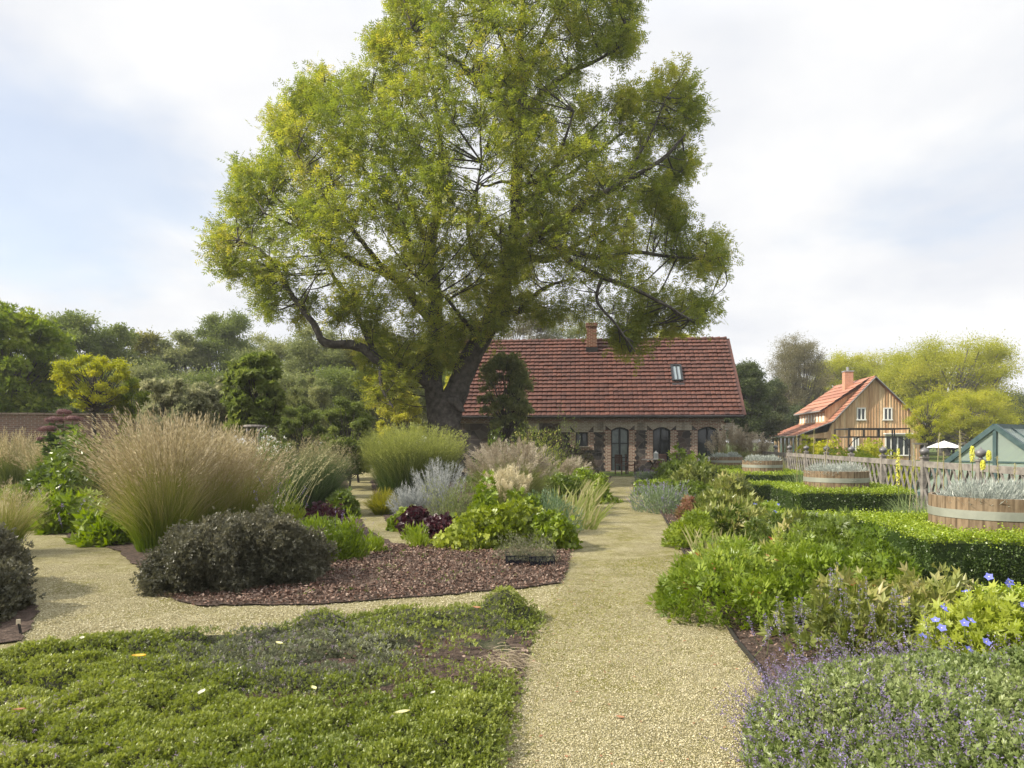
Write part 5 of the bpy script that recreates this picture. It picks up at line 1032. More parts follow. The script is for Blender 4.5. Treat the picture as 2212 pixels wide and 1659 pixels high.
def carpet(name, n, mat, keep, leaf, label, under=True):
    p = samp(BED_THYME, n, vis); q3 = np.column_stack([p, np.zeros(len(p))]); k = keep(p) * (1 - np.clip(th_bare(p) * 1.1, 0, .97)); k = k * np.clip(.85 + .45 * dens_n(q3 * 2.2), .08, 1)
    k = k * np.clip(1.75 - 1.5 * cell(p, .27, 1.), .12, 1); p = p[R.random(len(p)) < k]; z = th_h(p); e_ = .012; gx = (th_h(p + (e_, 0)) - z) / e_; gy = (th_h(p + (0, e_)) - z) / e_; nr = unit(np.column_stack([-gx, -gy, np.ones(len(p))]))
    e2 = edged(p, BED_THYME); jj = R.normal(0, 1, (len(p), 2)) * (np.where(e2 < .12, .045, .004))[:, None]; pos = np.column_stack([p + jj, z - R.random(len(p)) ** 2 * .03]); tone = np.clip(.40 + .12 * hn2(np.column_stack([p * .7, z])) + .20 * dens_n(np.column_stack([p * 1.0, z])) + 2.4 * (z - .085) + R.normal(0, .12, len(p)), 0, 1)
    b = B(); b.scat(T_SPRIG, pos, nr + R.normal(0, .5, pos.shape), R.normal(0, 1, pos.shape), leaf * R.uniform(.6, 1.3, len(p)), tone)
    if under:
        gx_ = np.linspace(-6, .4, 170); gy_ = np.linspace(1.2, 7.0, 150); X_, Y_ = np.meshgrid(gx_, gy_); pp = np.column_stack([X_.ravel(), Y_.ravel()]); ins = inpoly(pp, BED_THYME)
        zz2 = np.where(ins, th_h(pp) * (1 - np.clip(th_bare(pp), 0, .8)) - .028, -.05); V = np.column_stack([pp, zz2]); i, j = np.meshgrid(np.arange(149), np.arange(169), indexing='ij'); a_ = (i * 170 + j).ravel(); Q = np.stack([a_, a_ + 1, a_ + 171, a_ + 170], 1); Q = Q[ins[Q].all(1)]
        b.add(V, Q, .3, 1)
    return tag(b.build(name, [mat, M_UNDER]), label, None, None, 'stuff')
M_UNDER = plain('thyme_underlayer', [(.03, .035, .015), (.055, .06, .03), (.10, .085, .06)], .95, 0, (60, 1, .03), 18)
carpet('creeping_thyme', 120000, LMp['thyme'], lambda p: 1 - np.clip(th_grey(p) * 1.25, 0, .93), .025, 'bright green creeping thyme carpeting the front left bed')
carpet('grey_thyme', 70000, LMp['greythyme'], lambda p: np.clip(th_grey(p) * 1.3 - .12, 0, 1), .02, 'grey green woolly thyme patch in the middle of the front bed', False)
# tiny violet flower heads, left part
p = samp(BED_THYME, 9000, vis); fx = np.exp(-((p[:, 0] + 2.6) / 1.1) ** 2) * np.clip(.5 + .9 * gn(np.column_stack([p * 2.2, p[:, 0] * 0])), 0, 1); p = p[R.random(len(p)) < fx * .55]; z = th_h(p)
b = B(); pos = np.column_stack([p, z + R.uniform(.005, .04, len(p))]); pos = (pos[:, None] + R.normal(0, .006, (len(p), 3, 3))).reshape(-1, 3); b.scat(T_CLUMP, pos, R.normal(size=pos.shape) + (0, 0, 1), R.normal(size=pos.shape), .012, None)
tag(b.build('thyme_flowers', leafmat('thyme_flower', [(.25, .17, .26), (.36, .27, .38), (.45, .38, .48)], .2)), 'tiny mauve flowers sprinkled over the thyme at left', None, None, 'stuff')
# dry straw heap
b = B(); c_ = G(1090, 1442); k = 420; r_ = np.column_stack([c_[0] + R.normal(0, .09, k), c_[1] + R.normal(0, .12, k), R.uniform(.03, .08, k)]); a = R.normal(-.6, .7, k); t_ = r_ + np.column_stack([np.cos(a), np.sin(a), R.normal(-.1, .2, k)]) * R.uniform(.05, .16, (k, 1)); b.blades(r_, t_, (r_ + t_) / 2 + (0, 0, .02), .0035, 3, tcol=False)
tag(b.build('dry_straw', G_['dry'], None, c_), 'heap of dry brown stems at the right edge of the thyme', None, None, 'stuff')
def fallen(u, v, s_, mat, label):
    g = G(u, v); z = th_h(np.array([[g[0], g[1]]]))[0] + .035 if inpoly(np.array([[g[0], g[1]]]), BED_THYME)[0] else .014; b = B(); a = R.uniform(0, 6.28); n_ = 5
    ys = np.linspace(0, 1, n_); w_ = np.sin(ys * np.pi) ** .8 * .23 + .01; V = []
    for y, w1 in zip(ys, w_): V += [(-w1, y - .5, .10 * (y - .5) ** 2 + .09), (0, y - .5, .0 + .2 * (y - .5) ** 2), (w1, y - .5, .10 * (y - .5) ** 2 + .12)]
    V = np.array(V) * s_ * 1.25; V = np.stack([V[:, 0] * math.cos(a) - V[:, 1] * math.sin(a), V[:, 0] * math.sin(a) + V[:, 1] * math.cos(a), V[:, 2]], 1) + (0, 0, z); i = np.arange(n_ - 1) * 3
    b.add(V, np.concatenate([np.stack([i, i + 1, i + 4, i + 3], 1), np.stack([i + 1, i + 2, i + 5, i + 4], 1)]), R.random()); tag(b.build('fallen_leaf', mat, None, g, local=True), label, 'leaf', 'fallen leaves')
M_FY = leafmat('fallen_yellow', [(.62, .60, .28), (.75, .72, .40)], .3); M_FO = leafmat('fallen_orange', [(.60, .36, .06), (.7, .45, .08)], .3); M_FB = leafmat('fallen_brown', [(.30, .14, .08), (.42, .22, .12)], .2)
M_FW = leafmat('fallen_cream', [(.75, .72, .58), (.8, .78, .66)], .3)
for a_ in ((868, 1590, .07, M_FY, 'pale yellow leaf lying on the thyme near the bottom, longest of the fallen leaves'), (435, 1547, .06, M_FW, 'cream leaf lying on the thyme at lower left'), (177, 1450, .05, M_FW, 'cream leaf on the thyme near the side path'), (300, 1475, .07, M_FO, 'orange yellow leaf lying on the thyme at left'),
           (603, 1437, .055, M_FY, 'pale yellow leaf on the grey woolly thyme'), (1030, 1358, .06, M_FB, 'brown curled leaf on the back edge of the thyme'), (678, 1512, .05, M_FY, 'small yellow green leaf below the grey thyme patch'), (1340, 1555, .04, M_FB, 'small brown leaf lying on the gravel path at the bottom'), (42, 1610, .05, M_FB, 'brown leaf on the thyme at the bottom left corner'),
           (935, 1535, .035, M_FW, 'tiny cream leaf on the bright thyme right of the middle')): fallen(*a_)
# moss and weeds on the path
p = samp(PATHN, 8000, lambda q: np.clip(1.3 * Nz(77, 1.2)(np.column_stack([q, q[:, 0] * 0])) - .1, .03, 1)); b = B(); pos = np.column_stack([p, np.full(len(p), .006)])
b.scat(tmpl([lf(.3, a, 1, 0, 0, .5) for a in (0, 1.5, 3, 4.6)]), pos, R.normal(size=pos.shape) + (0, 0, .6), np.tile([[0, 0, 1.]], (len(p), 1)) + R.normal(0, .2, pos.shape), .010 * R.uniform(.4, 1.6, len(p)), None)
tag(b.build('path_moss', leafmat('moss', [(.13, .15, .02), (.22, .23, .03), (.3, .28, .05)], .2)), 'moss and tiny weeds dotted over the gravel path', None, None, 'stuff')

p = samp(PATHN, 260); b = B(); pos = np.column_stack([p, np.full(len(p), .014)]); b.scat(T_LEAF, pos, R.normal(size=pos.shape) * (1, 1, .1), np.tile([[0, 0, 1.]], (len(p), 1)) + R.normal(0, .2, pos.shape), .022 * R.uniform(.4, 1.5, len(p)), None)
tag(b.build('path_litter', M_FB), 'small brown leaf bits scattered over the gravel path', None, None, 'stuff')
p = samp([G(1190, 1225), G(1180, 1250), G(760, 1290), G(640, 1295), G(760, 1195), G(1000, 1195)], 130); b = B(); pos = np.repeat(np.column_stack([p, np.full(len(p), .03)]), 6, 0); pos = pos + R.normal(0, .012, pos.shape)
b.scat(T_LEAF, pos, R.normal(size=pos.shape) + (0, 0, 1), R.normal(size=pos.shape), .03 * R.uniform(.4, 1.3, len(pos)), None); tag(b.build('bark_weeds', LMp['green']), 'tiny green weeds and shoots in the bark bed', None, None, 'stuff')
# ---- right bed
NEP = [(1.12, 1.9), (1.02, 2.6), (1.10, 3.2), (1.30, 3.75), (1.75, 4.2), (2.6, 4.35), (3.5, 4.3), (4.3, 4.1), (4.6, 1.9)]
nn1 = Nz(51, 2.6); nn2 = Nz(52, 7)
def np_h(p): q = np.column_stack([p, p[:, 0] * 0]); return (.32 + .07 * nn1(q) + .045 * nn2(q)) * np.clip(edged(p, NEP) / .45, 0, 1) ** .5 + .02
nv_ = lambda p: ((p[:, 1] > 2.1) & (p[:, 0] / np.maximum(p[:, 1], .1) < 1.0)) * 1.0
cat_ = thing('catmint', 'grey green catmint with violet flower spikes filling the lower right corner', 'plant', (2.2, 3.2, 0)); o0 = np.array([2.2, 3.2, 0])
p = samp(NEP, 36000, nv_); z = np_h(p); dz = R.random(len(p)) ** 1.6; pos = np.column_stack([p, z * (1 - .55 * dz)]); e_ = .03; nr = unit(np.column_stack([-(np_h(p + (e_, 0)) - z) / e_, -(np_h(p + (0, e_)) - z) / e_, np.ones(len(p))]))
tone = np.clip(.45 + .13 * nn2(pos * 1.2) + R.normal(0, .15, len(p)), 0, 1)
b = B(); b.scat(T_SPRIG, pos - o0, nr * .6 + R.normal(0, .5, pos.shape) + (0, 0, .3), R.normal(size=pos.shape), .037 * R.uniform(.6, 1.3, len(p)), tone); b.build('foliage', LMp['nepeta'], cat_)
p = samp(NEP, 1150, lambda q: nv_(q) * np.clip(.5 + .45 * nn1(np.column_stack([q * 1.4, q[:, 0] * 0])) + (edged(q, NEP) < .35) * .5, .05, 1)); k = len(p); z = np_h(p); r_ = np.column_stack([p, z * .8]) - o0; out_ = unit(np.column_stack([p - (2.9, 3.1), np.full(k, .0)])) * np.clip(1 - edged(p, NEP) / .6, 0, 1)[:, None]
dr_ = unit(out_ * .9 + R.normal(0, .3, (k, 3)) + (0, 0, .75)); L_ = R.uniform(.08, .26, (k, 1)); t_ = r_ + dr_ * L_
b = B(); b.blades(r_, t_, (r_ + t_) / 2, .003, 2, tcol=False, mi=1); per = 22; t = R.uniform(.35, 1.02, (k, per, 1)); t = np.round(t * 7) / 7; pp_ = (r_[:, None] * (1 - t) + t_[:, None] * t + R.normal(0, .0055, (k, per, 3))).reshape(-1, 3)
b.scat(T_LEAF, pp_, R.normal(size=pp_.shape) + (0, 0, .3), R.normal(size=pp_.shape), .011 * R.uniform(.6, 1.3, len(pp_)), np.repeat(np.clip(R.normal(.4, .3, k), 0, 1), per)); b.build('flower_spikes', [M_VIO, M_STEM], cat_)
M_STARL = leafmat('herb_star', [(.10, .16, .015), (.17, .24, .025), (.27, .34, .05), (.36, .38, .09), (.30, .08, .04)], .32, .38, .5, [0, .4, .75, .95, 1])
FM = [M_BLUEF, M_STEM, M_YEL]
mound('star_geranium', 'bright green mound of star shaped leaves spilling to the path edge', 1600, 6.35, .66, .50, M_STARL, T_STAR, .095, 2300, ry=.75, lump=.15, inner=.4, up=.2, jit=.35)
mound('star_geranium', 'green mound of star shaped leaves below the right hedge, behind the peony', 1760, 6.7, .72, .55, M_STARL, T_STAR, .095, 2400, ry=.75, lump=.15, inner=.4, up=.2, jit=.35)
mound('peony', 'peony with pale olive leaves in front of the nearest hedge', 1880, 5.05, .45, .40, LMp['peony'], T_PEONY, .095, 850, ry=.4, lump=.28, inner=.6, up=.25)
mound('peony', 'taller peony with pale olive leaves, right of the other one by the nearest hedge', 2030, 5.35, .40, .52, LMp['peony'], T_PEONY, .095, 850, ry=.4, lump=.28, inner=.6, up=.3)
mound('blue_geranium', 'lime green cranesbill with large blue flowers in front of the nearest hedge', 2165, 4.55, .52, .47, LMp['lime'], T_PALM, .06, 2000, ry=.4, lump=.15, fl=(FM, 34, .058, .08), inner=.5)
mound('blue_geranium', 'cranesbill with blue flowers below the third hedge', 1655, 12.0, .42, .42, LMp['bright'], T_PALM, .07, 1100, fl=(FM, 16, .065, .08))
mound('dark_geranium', 'dark green leafy mound between the nearest and second nearest hedge', 1795, 7.3, .66, .72, LMp['green'], T_STAR, .09, 2600, ry=.7, lump=.18, inner=.4, jit=.4)
mound('dark_geranium', 'leafy green mound pressed against the left corner of the nearest hedge', 1925, 6.05, .40, .58, M_STARL, T_STAR, .085, 1500, ry=.35, lump=.2)
mound('dark_geranium', 'dark green leafy mound in front of the second nearest hedge', 1720, 8.9, .62, .52, LMp['green'], T_STAR, .09, 1800, ry=.6, lump=.18, inner=.4, jit=.4)
mound('peony', 'small peony with reddish olive leaves in the middle of the right bed', 1700, 7.75, .34, .50, LMp['peony'], T_PEONY, .13, 360, lump=.2, inner=.6, up=.6)
mound('peony', 'peony with pinkish leaves below the third hedge', 1590, 10.6, .62, .50, LMp['peony'], T_PEONY, .15, 700, lump=.2, inner=.6, up=.6)
mound('peony', 'peony with yellowing leaves between the bergenia and third hedge', 1560, 13.0, .55, .52, LMp['peony'], T_PEONY, .15, 600, lump=.2, inner=.6, up=.6)
mound('acanthus', 'light green lobed leaves at the path edge beside the iris', 1500, 10.1, .38, .38, LMp['bright'], T_STAR, .11, 700, lump=.2, inner=.4)
mound('acanthus', 'blue green lobed leaves behind the right iris clump', 1560, 10.6, .5, .42, LMp['green'], T_STAR, .11, 900, lump=.2, inner=.4)
iris(1530, 8.9, .26, .46, 40, 'broad iris leaves standing at the right path edge', .0, 'iris'); iris(1600, 8.7, .24, .42, 26, 'broad iris leaves further right between the star leaved mounds', .0, 'iris')
mound('red_plant', 'reddish leaved plant near the right path edge', 1492, 13.6, .28, .42, LMp['red'], T3, .10, 420)
def lav(u, d, rx, h, label, ry=None): return mound('lavender', label, u, d, rx, h, leafmat('lavg', [(.13, .18, .09), (.2, .26, .14), (.3, .35, .24)], .3), T_NARROW, .09, 3200, ry=ry, inner=.5, up=.9, spikes=(M_VIO, 240, .16, .022, 12))
lav(1440, 15.2, .62, .48, 'grey green lavender mound spilling over the right path edge', .8); lav(1405, 25, .55, .45, 'violet lavender patch near the cottage table')
mound('peony', 'pale leaved peony before the farthest hedge', 1500, 19.5, .85, .78, LMp['peony'], T_PEONY, .2, 900, inner=.6, up=.5)
mound('peony', 'pale leaved peony right of the far lavender', 1570, 17.2, .7, .62, LMp['peony'], T_PEONY, .2, 700, inner=.6, up=.5)
mound('border_plant', 'low green border plant at the far right path corner', 1415, 20.2, .55, .42, LMp['bright'], T3, .1, 1100); mound('border_plant', 'mid green border plant before the farthest barrels', 1465, 17.4, .62, .50, LMp['green'], T3, .1, 1400)
mound('border_plant', 'leafy green border plant between lavender and third hedge', 1520, 15.6, .62, .50, LMp['green'], T3, .1, 1400); mound('border_plant', 'bushy green plant under the cottage window by the chairs', 1462, 24, .8, .75, LMp['green'], T3, .14, 1200)
mound('hydrangea', 'upright light green plant before the cottage door at right', 1468, 25.5, .3, 1.25, LMp['bright'], T3, .16, 420, lump=.3); mound('hydrangea', 'second upright light green plant left of the farthest barrel', 1500, 23.6, .3, .95, LMp['bright'], T3, .14, 420, lump=.3)

# ---- box hedges round the barrels
def hedge(label, x, y, sz, h, th, leaf, n, rz=-.15, gap=None, low=False):
    root = thing('box_hedge', label, 'hedge', (x, y, 0), 'clipped box hedges', rz); s2 = sz / 2; nz = Nz(int(x * 100), 6); segs = [((0, -s2 + th / 2), (sz, th)), ((0, s2 - th / 2), (sz, th)), ((-s2 + th / 2, 0), (th, sz - 2 * th)), ((s2 - th / 2, 0), (th, sz - 2 * th))] if not low else [((0, 0), (sz, th))]
    b = B(); top, sd_, tn, sn_ = [], [], [], []
    areas = [a[1][0] * a[1][1] + 2 * (a[1][0] + a[1][1]) * h for a in segs]
    for (c_, d_), ar in zip(segs, areas):
        b.box((c_[0], c_[1], h / 2 - .03), (d_[0] - .07 + (0 if d_[0] > th else .06), d_[1] - .07 + (.06 if d_[1] > th * 1.1 and d_[0] <= th else 0), h - .06), rnd=.1)
        k = int(n * ar / sum(areas)); kt = int(k * d_[0] * d_[1] / ar * 1.4)
        p = np.column_stack([c_[0] + R.uniform(-.5, .5, kt) * d_[0], c_[1] + R.uniform(-.5, .5, kt) * d_[1], h + R.normal(0, .020, kt) + .012 * nz(np.column_stack([R.random(kt), R.random(kt), R.random(kt)]))]); top.append(p); tn.append(np.tile([[0, 0, 1.]], (kt, 1)))
        ks = k - kt; per = 2 * (d_[0] + d_[1]); s_ = R.uniform(0, per, ks); px_ = np.select([s_ < d_[0], s_ < 2 * d_[0], s_ < 2 * d_[0] + d_[1]], [s_ - d_[0] / 2, s_ - 1.5 * d_[0], -d_[0] / 2 + 0 * s_], d_[0] / 2)
        py_ = np.select([s_ < d_[0], s_ < 2 * d_[0], s_ < 2 * d_[0] + d_[1]], [-d_[1] / 2 + 0 * s_, d_[1] / 2 + 0 * s_, s_ - 2 * d_[0] - d_[1] / 2], s_ - 2 * d_[0] - 1.5 * d_[1])
        nx = np.select([s_ < 2 * d_[0], s_ < 2 * d_[0] + d_[1]], [0 * s_, -1 + 0 * s_], 1.); ny = np.select([s_ < d_[0], s_ < 2 * d_[0]], [-1 + 0 * s_, 1 + 0 * s_], 0.)
        nr = np.column_stack([nx, ny, 0 * nx]); p = np.column_stack([c_[0] + px_, c_[1] + py_, R.uniform(.02, h, ks)]); p = p + nr * (R.normal(-.01, .026, ks) + .022 * nz(p * 1.0))[:, None]; sd_.append(p); sn_.append(nr)
    top, sd_, tn, sn_ = map(np.concatenate, (top, sd_, tn, sn_))
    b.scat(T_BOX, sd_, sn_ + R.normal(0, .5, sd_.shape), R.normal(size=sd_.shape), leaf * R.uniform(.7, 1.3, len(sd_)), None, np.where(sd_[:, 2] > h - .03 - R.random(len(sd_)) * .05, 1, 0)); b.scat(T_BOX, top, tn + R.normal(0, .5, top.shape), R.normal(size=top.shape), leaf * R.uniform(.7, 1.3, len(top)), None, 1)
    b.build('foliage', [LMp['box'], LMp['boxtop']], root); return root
BR = [(4.97, 7.05), (6.26, 13.2), (7.55, 20.6), (8.05, 25.6)]
names = ['nearest', 'second nearest', 'third', 'farthest']
hedge('square clipped box hedge around the nearest barrel, cut by the right edge', BR[0][0] - .05, BR[0][1] - .02, 2.0, .69, .40, .05, 21000)
hedge('square clipped box hedge around the second nearest barrel', BR[1][0], BR[1][1] - .1, 1.95, .68, .40, .06, 12000)
hedge('square clipped box hedge around the third barrel from the front', BR[2][0] - .05, BR[2][1], 2.1, .66, .42, .08, 7000)
hedge('square clipped box hedge around the farthest barrel', BR[3][0] - .0, BR[3][1], 2.1, .66, .42, .09, 5000)
hedge('low box strip stepping down in front of the second nearest barrel hedge', 4.75, 10.6, 1.2, .42, .34, .06, 2600, low=True)
hedge('low box strip at the left foot of the third barrel hedge', 6.15, 17.6, 1.5, .5, .4, .07, 2200, low=True)
hedge('low box strip at the bottom right before the nearest barrel hedge', 4.05, 5.0, 1.0, .42, .4, .045, 3600, low=True)
# ---- barrels
def m_stave():
    m = M('oak_staves'); c = m.ramp(m.attr(), [(.06, .045, .03), (.20, .145, .09), (.27, .205, .135), (.24, .16, .09)]); g = m.noise(6, 5, .7, m.coord(scale=(4, 4, .6)))
    c = m.mix(.75, c, m.ramp(g, [(.35, .3, .26), (1, 1, 1)], [.35, .62]), 'MULTIPLY'); m.bump(g, .5, .006); return m.col(c, .8)
M_STAVE = m_stave(); M_HOOP = plain('galvanised_hoop', [(.26, .27, .23), (.38, .39, .33)], .5, .3, None, 4); M_EARTH = plain('potting_soil', [(.02, .014, .01), (.05, .035, .025)], .95, 0, (50, 1, .02), 20)
for i, (x, y) in enumerate(BR):
    t = thing('barrel_planter', names[i] + ' half wine barrel planter with galvanised hoops inside its box hedge', 'barrel', (x, y, 0), 'half barrel planters', i * 1.3)
    n = 180; sv = np.repeat(R.random(30), 6); sv = np.where(np.arange(n) % 6 == 5, .22, .4 + .45 * sv); rp_ = .565; Hh = 1.0; b = B()
    ring = np.array([(rp_ + .01 - .045 * ((z - .35) / .65) ** 2 * 0 - .03 * (z / Hh - .5) * 0, z) for z in np.linspace(.06, Hh, 10)])
    b.lathe(ring, (0, 0, 0), n, sv); b.lathe([(rp_ + .01, Hh), (rp_ - .025, Hh + .001), (rp_ - .028, Hh - .12)], (0, 0, 0), n, sv); b.build('staves', M_STAVE, t, smooth=False)
    for zc, hh in ((Hh - .165, .085), (.5, .06), (.12, .07)):
        b = B(); b.lathe([(rp_ + .011, zc - hh / 2), (rp_ + .017, zc - hh / 2), (rp_ + .0185, zc + hh / 2), (rp_ + .011, zc + hh / 2)], (0, 0, 0), 96)
        hp = b.build('hoop', M_HOOP, t, smooth=False)
        b = B()
        for a_ in (-.05, 0, .05): b.lathe([(.009, 0), (.008, .004), (.001, .006)], (0, 0, 0), 8)
        for q, a_ in enumerate((-.06, -.02, .03)): b.V[q] = np.stack([b.V[q][:, 0] + a_, -(rp_ + .018) - b.V[q][:, 2], b.V[q][:, 1] + zc], 1)
        a2 = -i * 1.3 + .1; 
        for q in range(3): v_ = b.V[q]; b.V[q] = np.stack([v_[:, 0] * math.cos(a2) - v_[:, 1] * math.sin(a2), v_[:, 0] * math.sin(a2) + v_[:, 1] * math.cos(a2), v_[:, 2]], 1)
        if hh > .065 and zc > .6: b.build('rivets', M_HOOP, hp)
    b = B(); b.lathe([(rp_ - .02, Hh - .10), (.3, Hh - .07), (.001, Hh - .05)], (0, 0, 0), 24); b.build('soil', M_EARTH, t, smooth=True)
    cl = [(-.27, -.12), (.24, .02)]
    for j, (cx_, cy_) in enumerate(cl):
        k = 2600 if i < 1 else (1500 if i < 2 else 800); p, nr = dome_pts(k, .30, .38, .20, .1, i * 7 + j, .5); b = B(); b.scat(T_NEEDLE if i < 2 else T_NARROW, p, nr * .7 + R.normal(0, .35, p.shape) + (0, 0, .6), R.normal(size=p.shape), (.075 if i < 2 else .09) * R.uniform(.6, 1.2, k), None)
        o = b.build('cotton_lavender', LMp['silver'], None, (0, 0, 0)); o.location = (x + cx_, y + cy_, Hh - .08)
        tag(o, 'silvery cotton lavender growing in the ' + names[i] + ' barrel, ' + ('left' if j == 0 else 'right') + ' of two', 'cotton lavender', 'silver plants in the barrels')
# strap leaved clumps and pokers before the fence
def strap(u, d, h, sp, n, label, m='mix', wd=.014, x=None): return grass('strap_leaves', label, u, d, h, sp, n, G_[m], None, .14, wd, arch=.55, cat='plant', group='strap leaved clumps along the fence')
gm('poker', [(.10, .15, .06), (.16, .22, .09), (.26, .32, .14)], .3)
strap(2010, 10.2, .85, .7, 420, 'arching strap leaves left of the nearest barrel', 'poker'); strap(1965, 11.4, .8, .6, 320, 'arching strap leaves right of the second nearest barrel hedge', 'poker')
strap(1790, 16.2, .95, .7, 420, 'grassy clump between the second and third barrels', 'poker'); strap(1730, 18.2, .95, .7, 380, 'grassy clump behind the second nearest barrel', 'poker'); strap(1700, 23.5, 1.15, .7, 260, 'pale arching strap leaves right of the third barrel', 'iris', .03); strap(1622, 24.2, 1.2, .6, 200, 'pale green strap leaves between the two far barrels', 'iris', .03)
strap(2120, 8.9, .9, .6, 300, 'strap leaves just behind the nearest barrel', 'poker'); strap(1850, 14.9, .85, .7, 320, 'strap leaves at the fence right of the second nearest barrel', 'poker')
M_POK = plain('poker_yellow', [(.62, .62, .05), (.78, .74, .12)], .6, 0, None, 40)
for i, (u_, vt_, vb_, d, lab) in enumerate(((1940, 967, 1045, 10.3, 'tallest yellow poker flower in front of the fence'), (2100, 962, 995, 9.4, 'yellow poker flower left of the greenhouse gable'), (2136, 972, 992, 9.3, 'pale yellow poker flower before the greenhouse glass'), (2123, 993, 1012, 9.1, 'lowest short yellow poker flower right of the fence finial'))):
    g = GP(u_, d); zt = CH + (HY - vt_) / F * d; zb = CH + (HY - vb_) / F * d; t = thing('poker_flower', lab, 'flower', g, 'yellow poker flowers along the fence'); b = B(); b.tube([(0, 0, 0), (.01, 0, zb * .5), (0, 0, zt)], .006, 5); b.build('stem', M_STEM, t)
    k = 260; zz3 = R.uniform(zb, zt, k); a = R.uniform(0, 6.28, k); rr_ = .026 * np.sin(np.clip((zz3 - zb) / (zt - zb), .08, .97) * np.pi) ** .4; p = np.column_stack([rr_ * np.cos(a) * .6, rr_ * np.sin(a) * .6, zz3]); b = B(); b.scat(T_NARROW, p, np.column_stack([np.cos(a), np.sin(a), -1.2 + 0 * a]), np.column_stack([np.cos(a), np.sin(a), .6 + 0 * a]), .035, None); b.build('flower_head', M_POK, t)
b = B()
for u_, vt_, d in ((1985, 960, 10.4), (2012, 935, 10.2), (2062, 960, 10), (2085, 930, 9.8), (2168, 985, 9), (1958, 985, 10.6), (2190, 1000, 9), (1770, 950, 14), (1750, 925, 16), (2040, 975, 10), (1722, 940, 16)):
    g = GP(u_, d); zt = CH + (HY - vt_) / F * d; s_ = R.normal(0, .06); b.tube([g, g + (s_, 0, zt * .55), g + (s_ * 1.6, 0, zt)], .006, 5)
    k = 30; z = R.uniform(.86, 1, k); p = g + np.column_stack([s_ * (.4 + 1.2 * z), 0 * z, zt * z]); b.scat(T_NARROW, p, R.normal(size=p.shape), R.normal(size=p.shape), .035, None)
tag(b.build('seed_stalks', leafmat('stalk', [(.30, .28, .14), (.42, .38, .2)], .2), None, GP(2040, 10)), 'tall thin dry seed stalks rising above the lattice fence', 'dry stems', None, 'stuff')
grass('silver_grass', 'tall silver grass with nodding plumes at the right corner of the cottage', 1580, 27.5, 2.35, 1.0, 900, G_['mix'], M_PLPINK, .4, .014, 70, 90, .10, .28, arch=.22, prad=.045, blades_h=.75); grass('silver_grass', 'second silver grass with upright plumes right of the cottage corner', 1625, 27.5, 1.95, .9, 800, G_['tanpale'], M_PLPINK, .35, .014, 80, 80, .09, .3, arch=.2, prad=.04, blades_h=.75)
for i, (u_, d, rx, h, lab) in enumerate(((1900, 24, 1.6, .75, 'leafy green shrub behind the lattice fence, below the pergola'), (2010, 22, 1.6, .8, 'leafy green shrub behind the lattice fence, left of the parasol'), (1800, 30, 1.6, 1.0, 'leafy shrub with yellowing leaves behind the fence, before the timber wall'), (1765, 36, .9, 1.6, 'climbing green shrub at the timber house corner'), (2090, 20, 1.2, .6, 'low green shrub behind the fence near the greenhouse'), (1880, 40, .9, 1.5, 'yellowing climbing shrub under the pergola'))):
    mound('fence_shrub', lab, u_, d, rx, h, LM['light_green'] if i % 2 == 0 else LM['yellow_green'], T3, .14, 1500, 'shrub', lump=.3, group='shrubs beyond the fence')

# ---- table, chairs, lantern before the cottage
M_TEAK = plain('dark_teak', [(.045, .025, .02), (.09, .05, .04)], .7); M_TTOP = plain('table_top', [(.30, .27, .24), (.42, .38, .34)], .6)
dT_ = 32.6; gT = np.array([(1350 + 925 / 4 - 1240) / 1654 * dT_, dT_, 0.]); tb = thing('garden_table', 'round pale topped garden table standing before the cottage window', 'table', gT); b = B(); b.lathe([(.001, .74), (.52, .74), (.53, .725), (.52, .70), (.001, .70)], (0, 0, 0), 28); b.build('tabletop', M_TTOP, tb)
for a_ in (.6, 2.54, 3.74, 5.68):
    b = B(); b.bar((.38 * math.cos(a_), .38 * math.sin(a_), 0), (-.20 * math.cos(a_), -.2 * math.sin(a_), .70), .04, .025); b.build('leg', M_TEAK, tb)
lt = thing('lantern', 'pale metal lantern standing on the garden table', 'lantern', gT + (.12, -.1, .742)); b = B(); b.box((0, 0, .02), (.2, .2, .04))
for sx in (-.085, .085):
    for sy in (-.085, .085): b.box((sx, sy, .15), (.02, .02, .24))
b.box((0, 0, .275), (.2, .2, .02)); b.lathe([(.12, .285), (.05, .34), (.03, .36), (.001, .37)], (0, 0, 0), 4); b.tube([(.03 * math.cos(t), 0, .385 + .03 * math.sin(t)) for t in np.linspace(0, 6.28, 9)], .005, 5); b.build('frame', plain('lantern_zinc', [(.55, .55, .52)], .5), lt); b = B(); b.box((0, 0, .15), (.15, .15, .22)); b.build('glass', m_glass('lantern_glass', (.35, .38, .38)), lt); b = B(); b.lathe([(.001, .16), (.03, .16), (.03, .04)], (0, 0, 0), 10)
def chair(x, y, rz, mat, name, label, slats='v', metal=False):
    t = thing(name, label, 'chair', (x, y, 0), None, rz); b = B()
    for i in range(7): b.box((-.2 + i * .067, 0, .44), (.05, .44, .022))
    b.build('seat', mat, t); b = B(); b.box((0, .22, .93), (.46, .03, .07)); b.box((0, .22, .56), (.42, .025, .05))
    for i in range(7): b.box((-.18 + i * .06, .22, .745), (.03, .018, .32))
    b.build('backrest', mat, t)
    for sx in (-.21, .21):
        b = B(); b.box((sx, -.2, .3 if not metal else .21), (.04, .04, .62 if not metal else .42)); b.build('leg', mat, t); b = B(); b.bar((sx, .21, 0), (sx, .225, .95), .04, .04, (1, 0, 0)); b.build('leg', mat, t)
        if not metal: b = B(); b.box((sx, .0, .63), (.055, .5, .025)); b.build('armrest', mat, t)
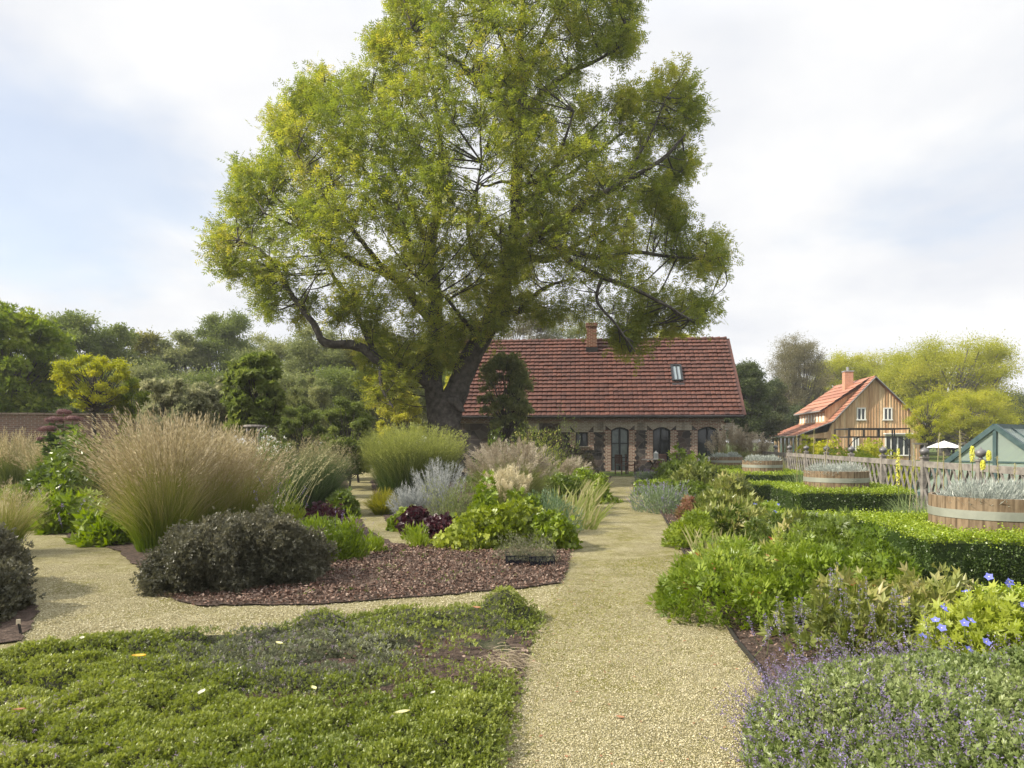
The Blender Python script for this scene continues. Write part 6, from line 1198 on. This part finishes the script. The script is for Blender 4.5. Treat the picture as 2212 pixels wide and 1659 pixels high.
chair(gT[0] - 1.05, 32.7, 1.5, M_TEAK, 'wooden_armchair', 'dark wooden armchair left of the garden table'); chair(gT[0] - 1.55, 32.2, 2.2, M_TEAK, 'wooden_armchair', 'dark wooden armchair nearest the cottage glazed door'); chair(gT[0] + .85, 32.4, -2.2, M_TEAK, 'wooden_armchair', 'dark wooden armchair right of the garden table'); chair(gT[0] + .6, 33.6, -.4, M_TEAK, 'wooden_armchair', 'dark wooden armchair behind the garden table')
dM = 28.; chair((1350 + 1420 / 4 - 1240) / 1654 * dM, dM, 2.9, M_WHITE, 'metal_chair', 'white slatted garden chair before the right cottage door', metal=True)

b = B()
for u_, d, zt, n_ in ((1795, 5.0, .62, 1), (1832, 4.9, .60, 1), (1760, 5.1, .5, 1), (1700, 4.9, .42, 1), (1728, 4.6, .46, 1), (1868, 4.5, .5, 1), (1650, 4.7, .36, 1), (1905, 4.7, .56, 1), (1985, 4.5, .5, 1)):
    for q in range(3):
        g = GP(u_ + R.normal(0, 9), d + R.normal(0, .1)); z = zt * R.uniform(.8, 1.1); tip = g + (R.normal(0, .07), R.normal(0, .05), z); m_ = (g + tip) / 2 + (R.normal(0, .03), 0, 0); b.tube([g + (0, 0, .1), m_, tip], .0018, 4, mi=1)
        for z0 in np.linspace(.62, 1.0, 7): c_ = m_ + (tip - m_) * (z0 - .5) * 2; k = 9; b.scat(T_LEAF, c_ + R.normal(0, .006, (k, 3)), R.normal(size=(k, 3)), R.normal(size=(k, 3)), .012, None)
tag(b.build('tall_catmint', [M_VIO, M_STEM], None, GP(1795, 4.8)), 'tall loose catmint stems with faded violet whorls rising before the peony', 'plant')

# ---- thin haze in the distance
b = B(); b.box((0, 95, 14.5), (420, 310, 31)); hz = b.build('haze', [bpy.data.materials.new('haze')]); hz['kind'] = 'stuff'; hz['label'] = 'thin pale haze softening the far trees'
hm_ = hz.data.materials[0]; hm_.use_nodes = True; t_ = hm_.node_tree; t_.nodes.clear(); o_ = t_.nodes.new('ShaderNodeOutputMaterial'); v_ = t_.nodes.new('ShaderNodeVolumePrincipled')
v_.inputs['Color'].default_value = (.93, .96, 1, 1); v_.inputs['Density'].default_value = .0006; t_.links.new(v_.outputs[0], o_.inputs['Volume'])
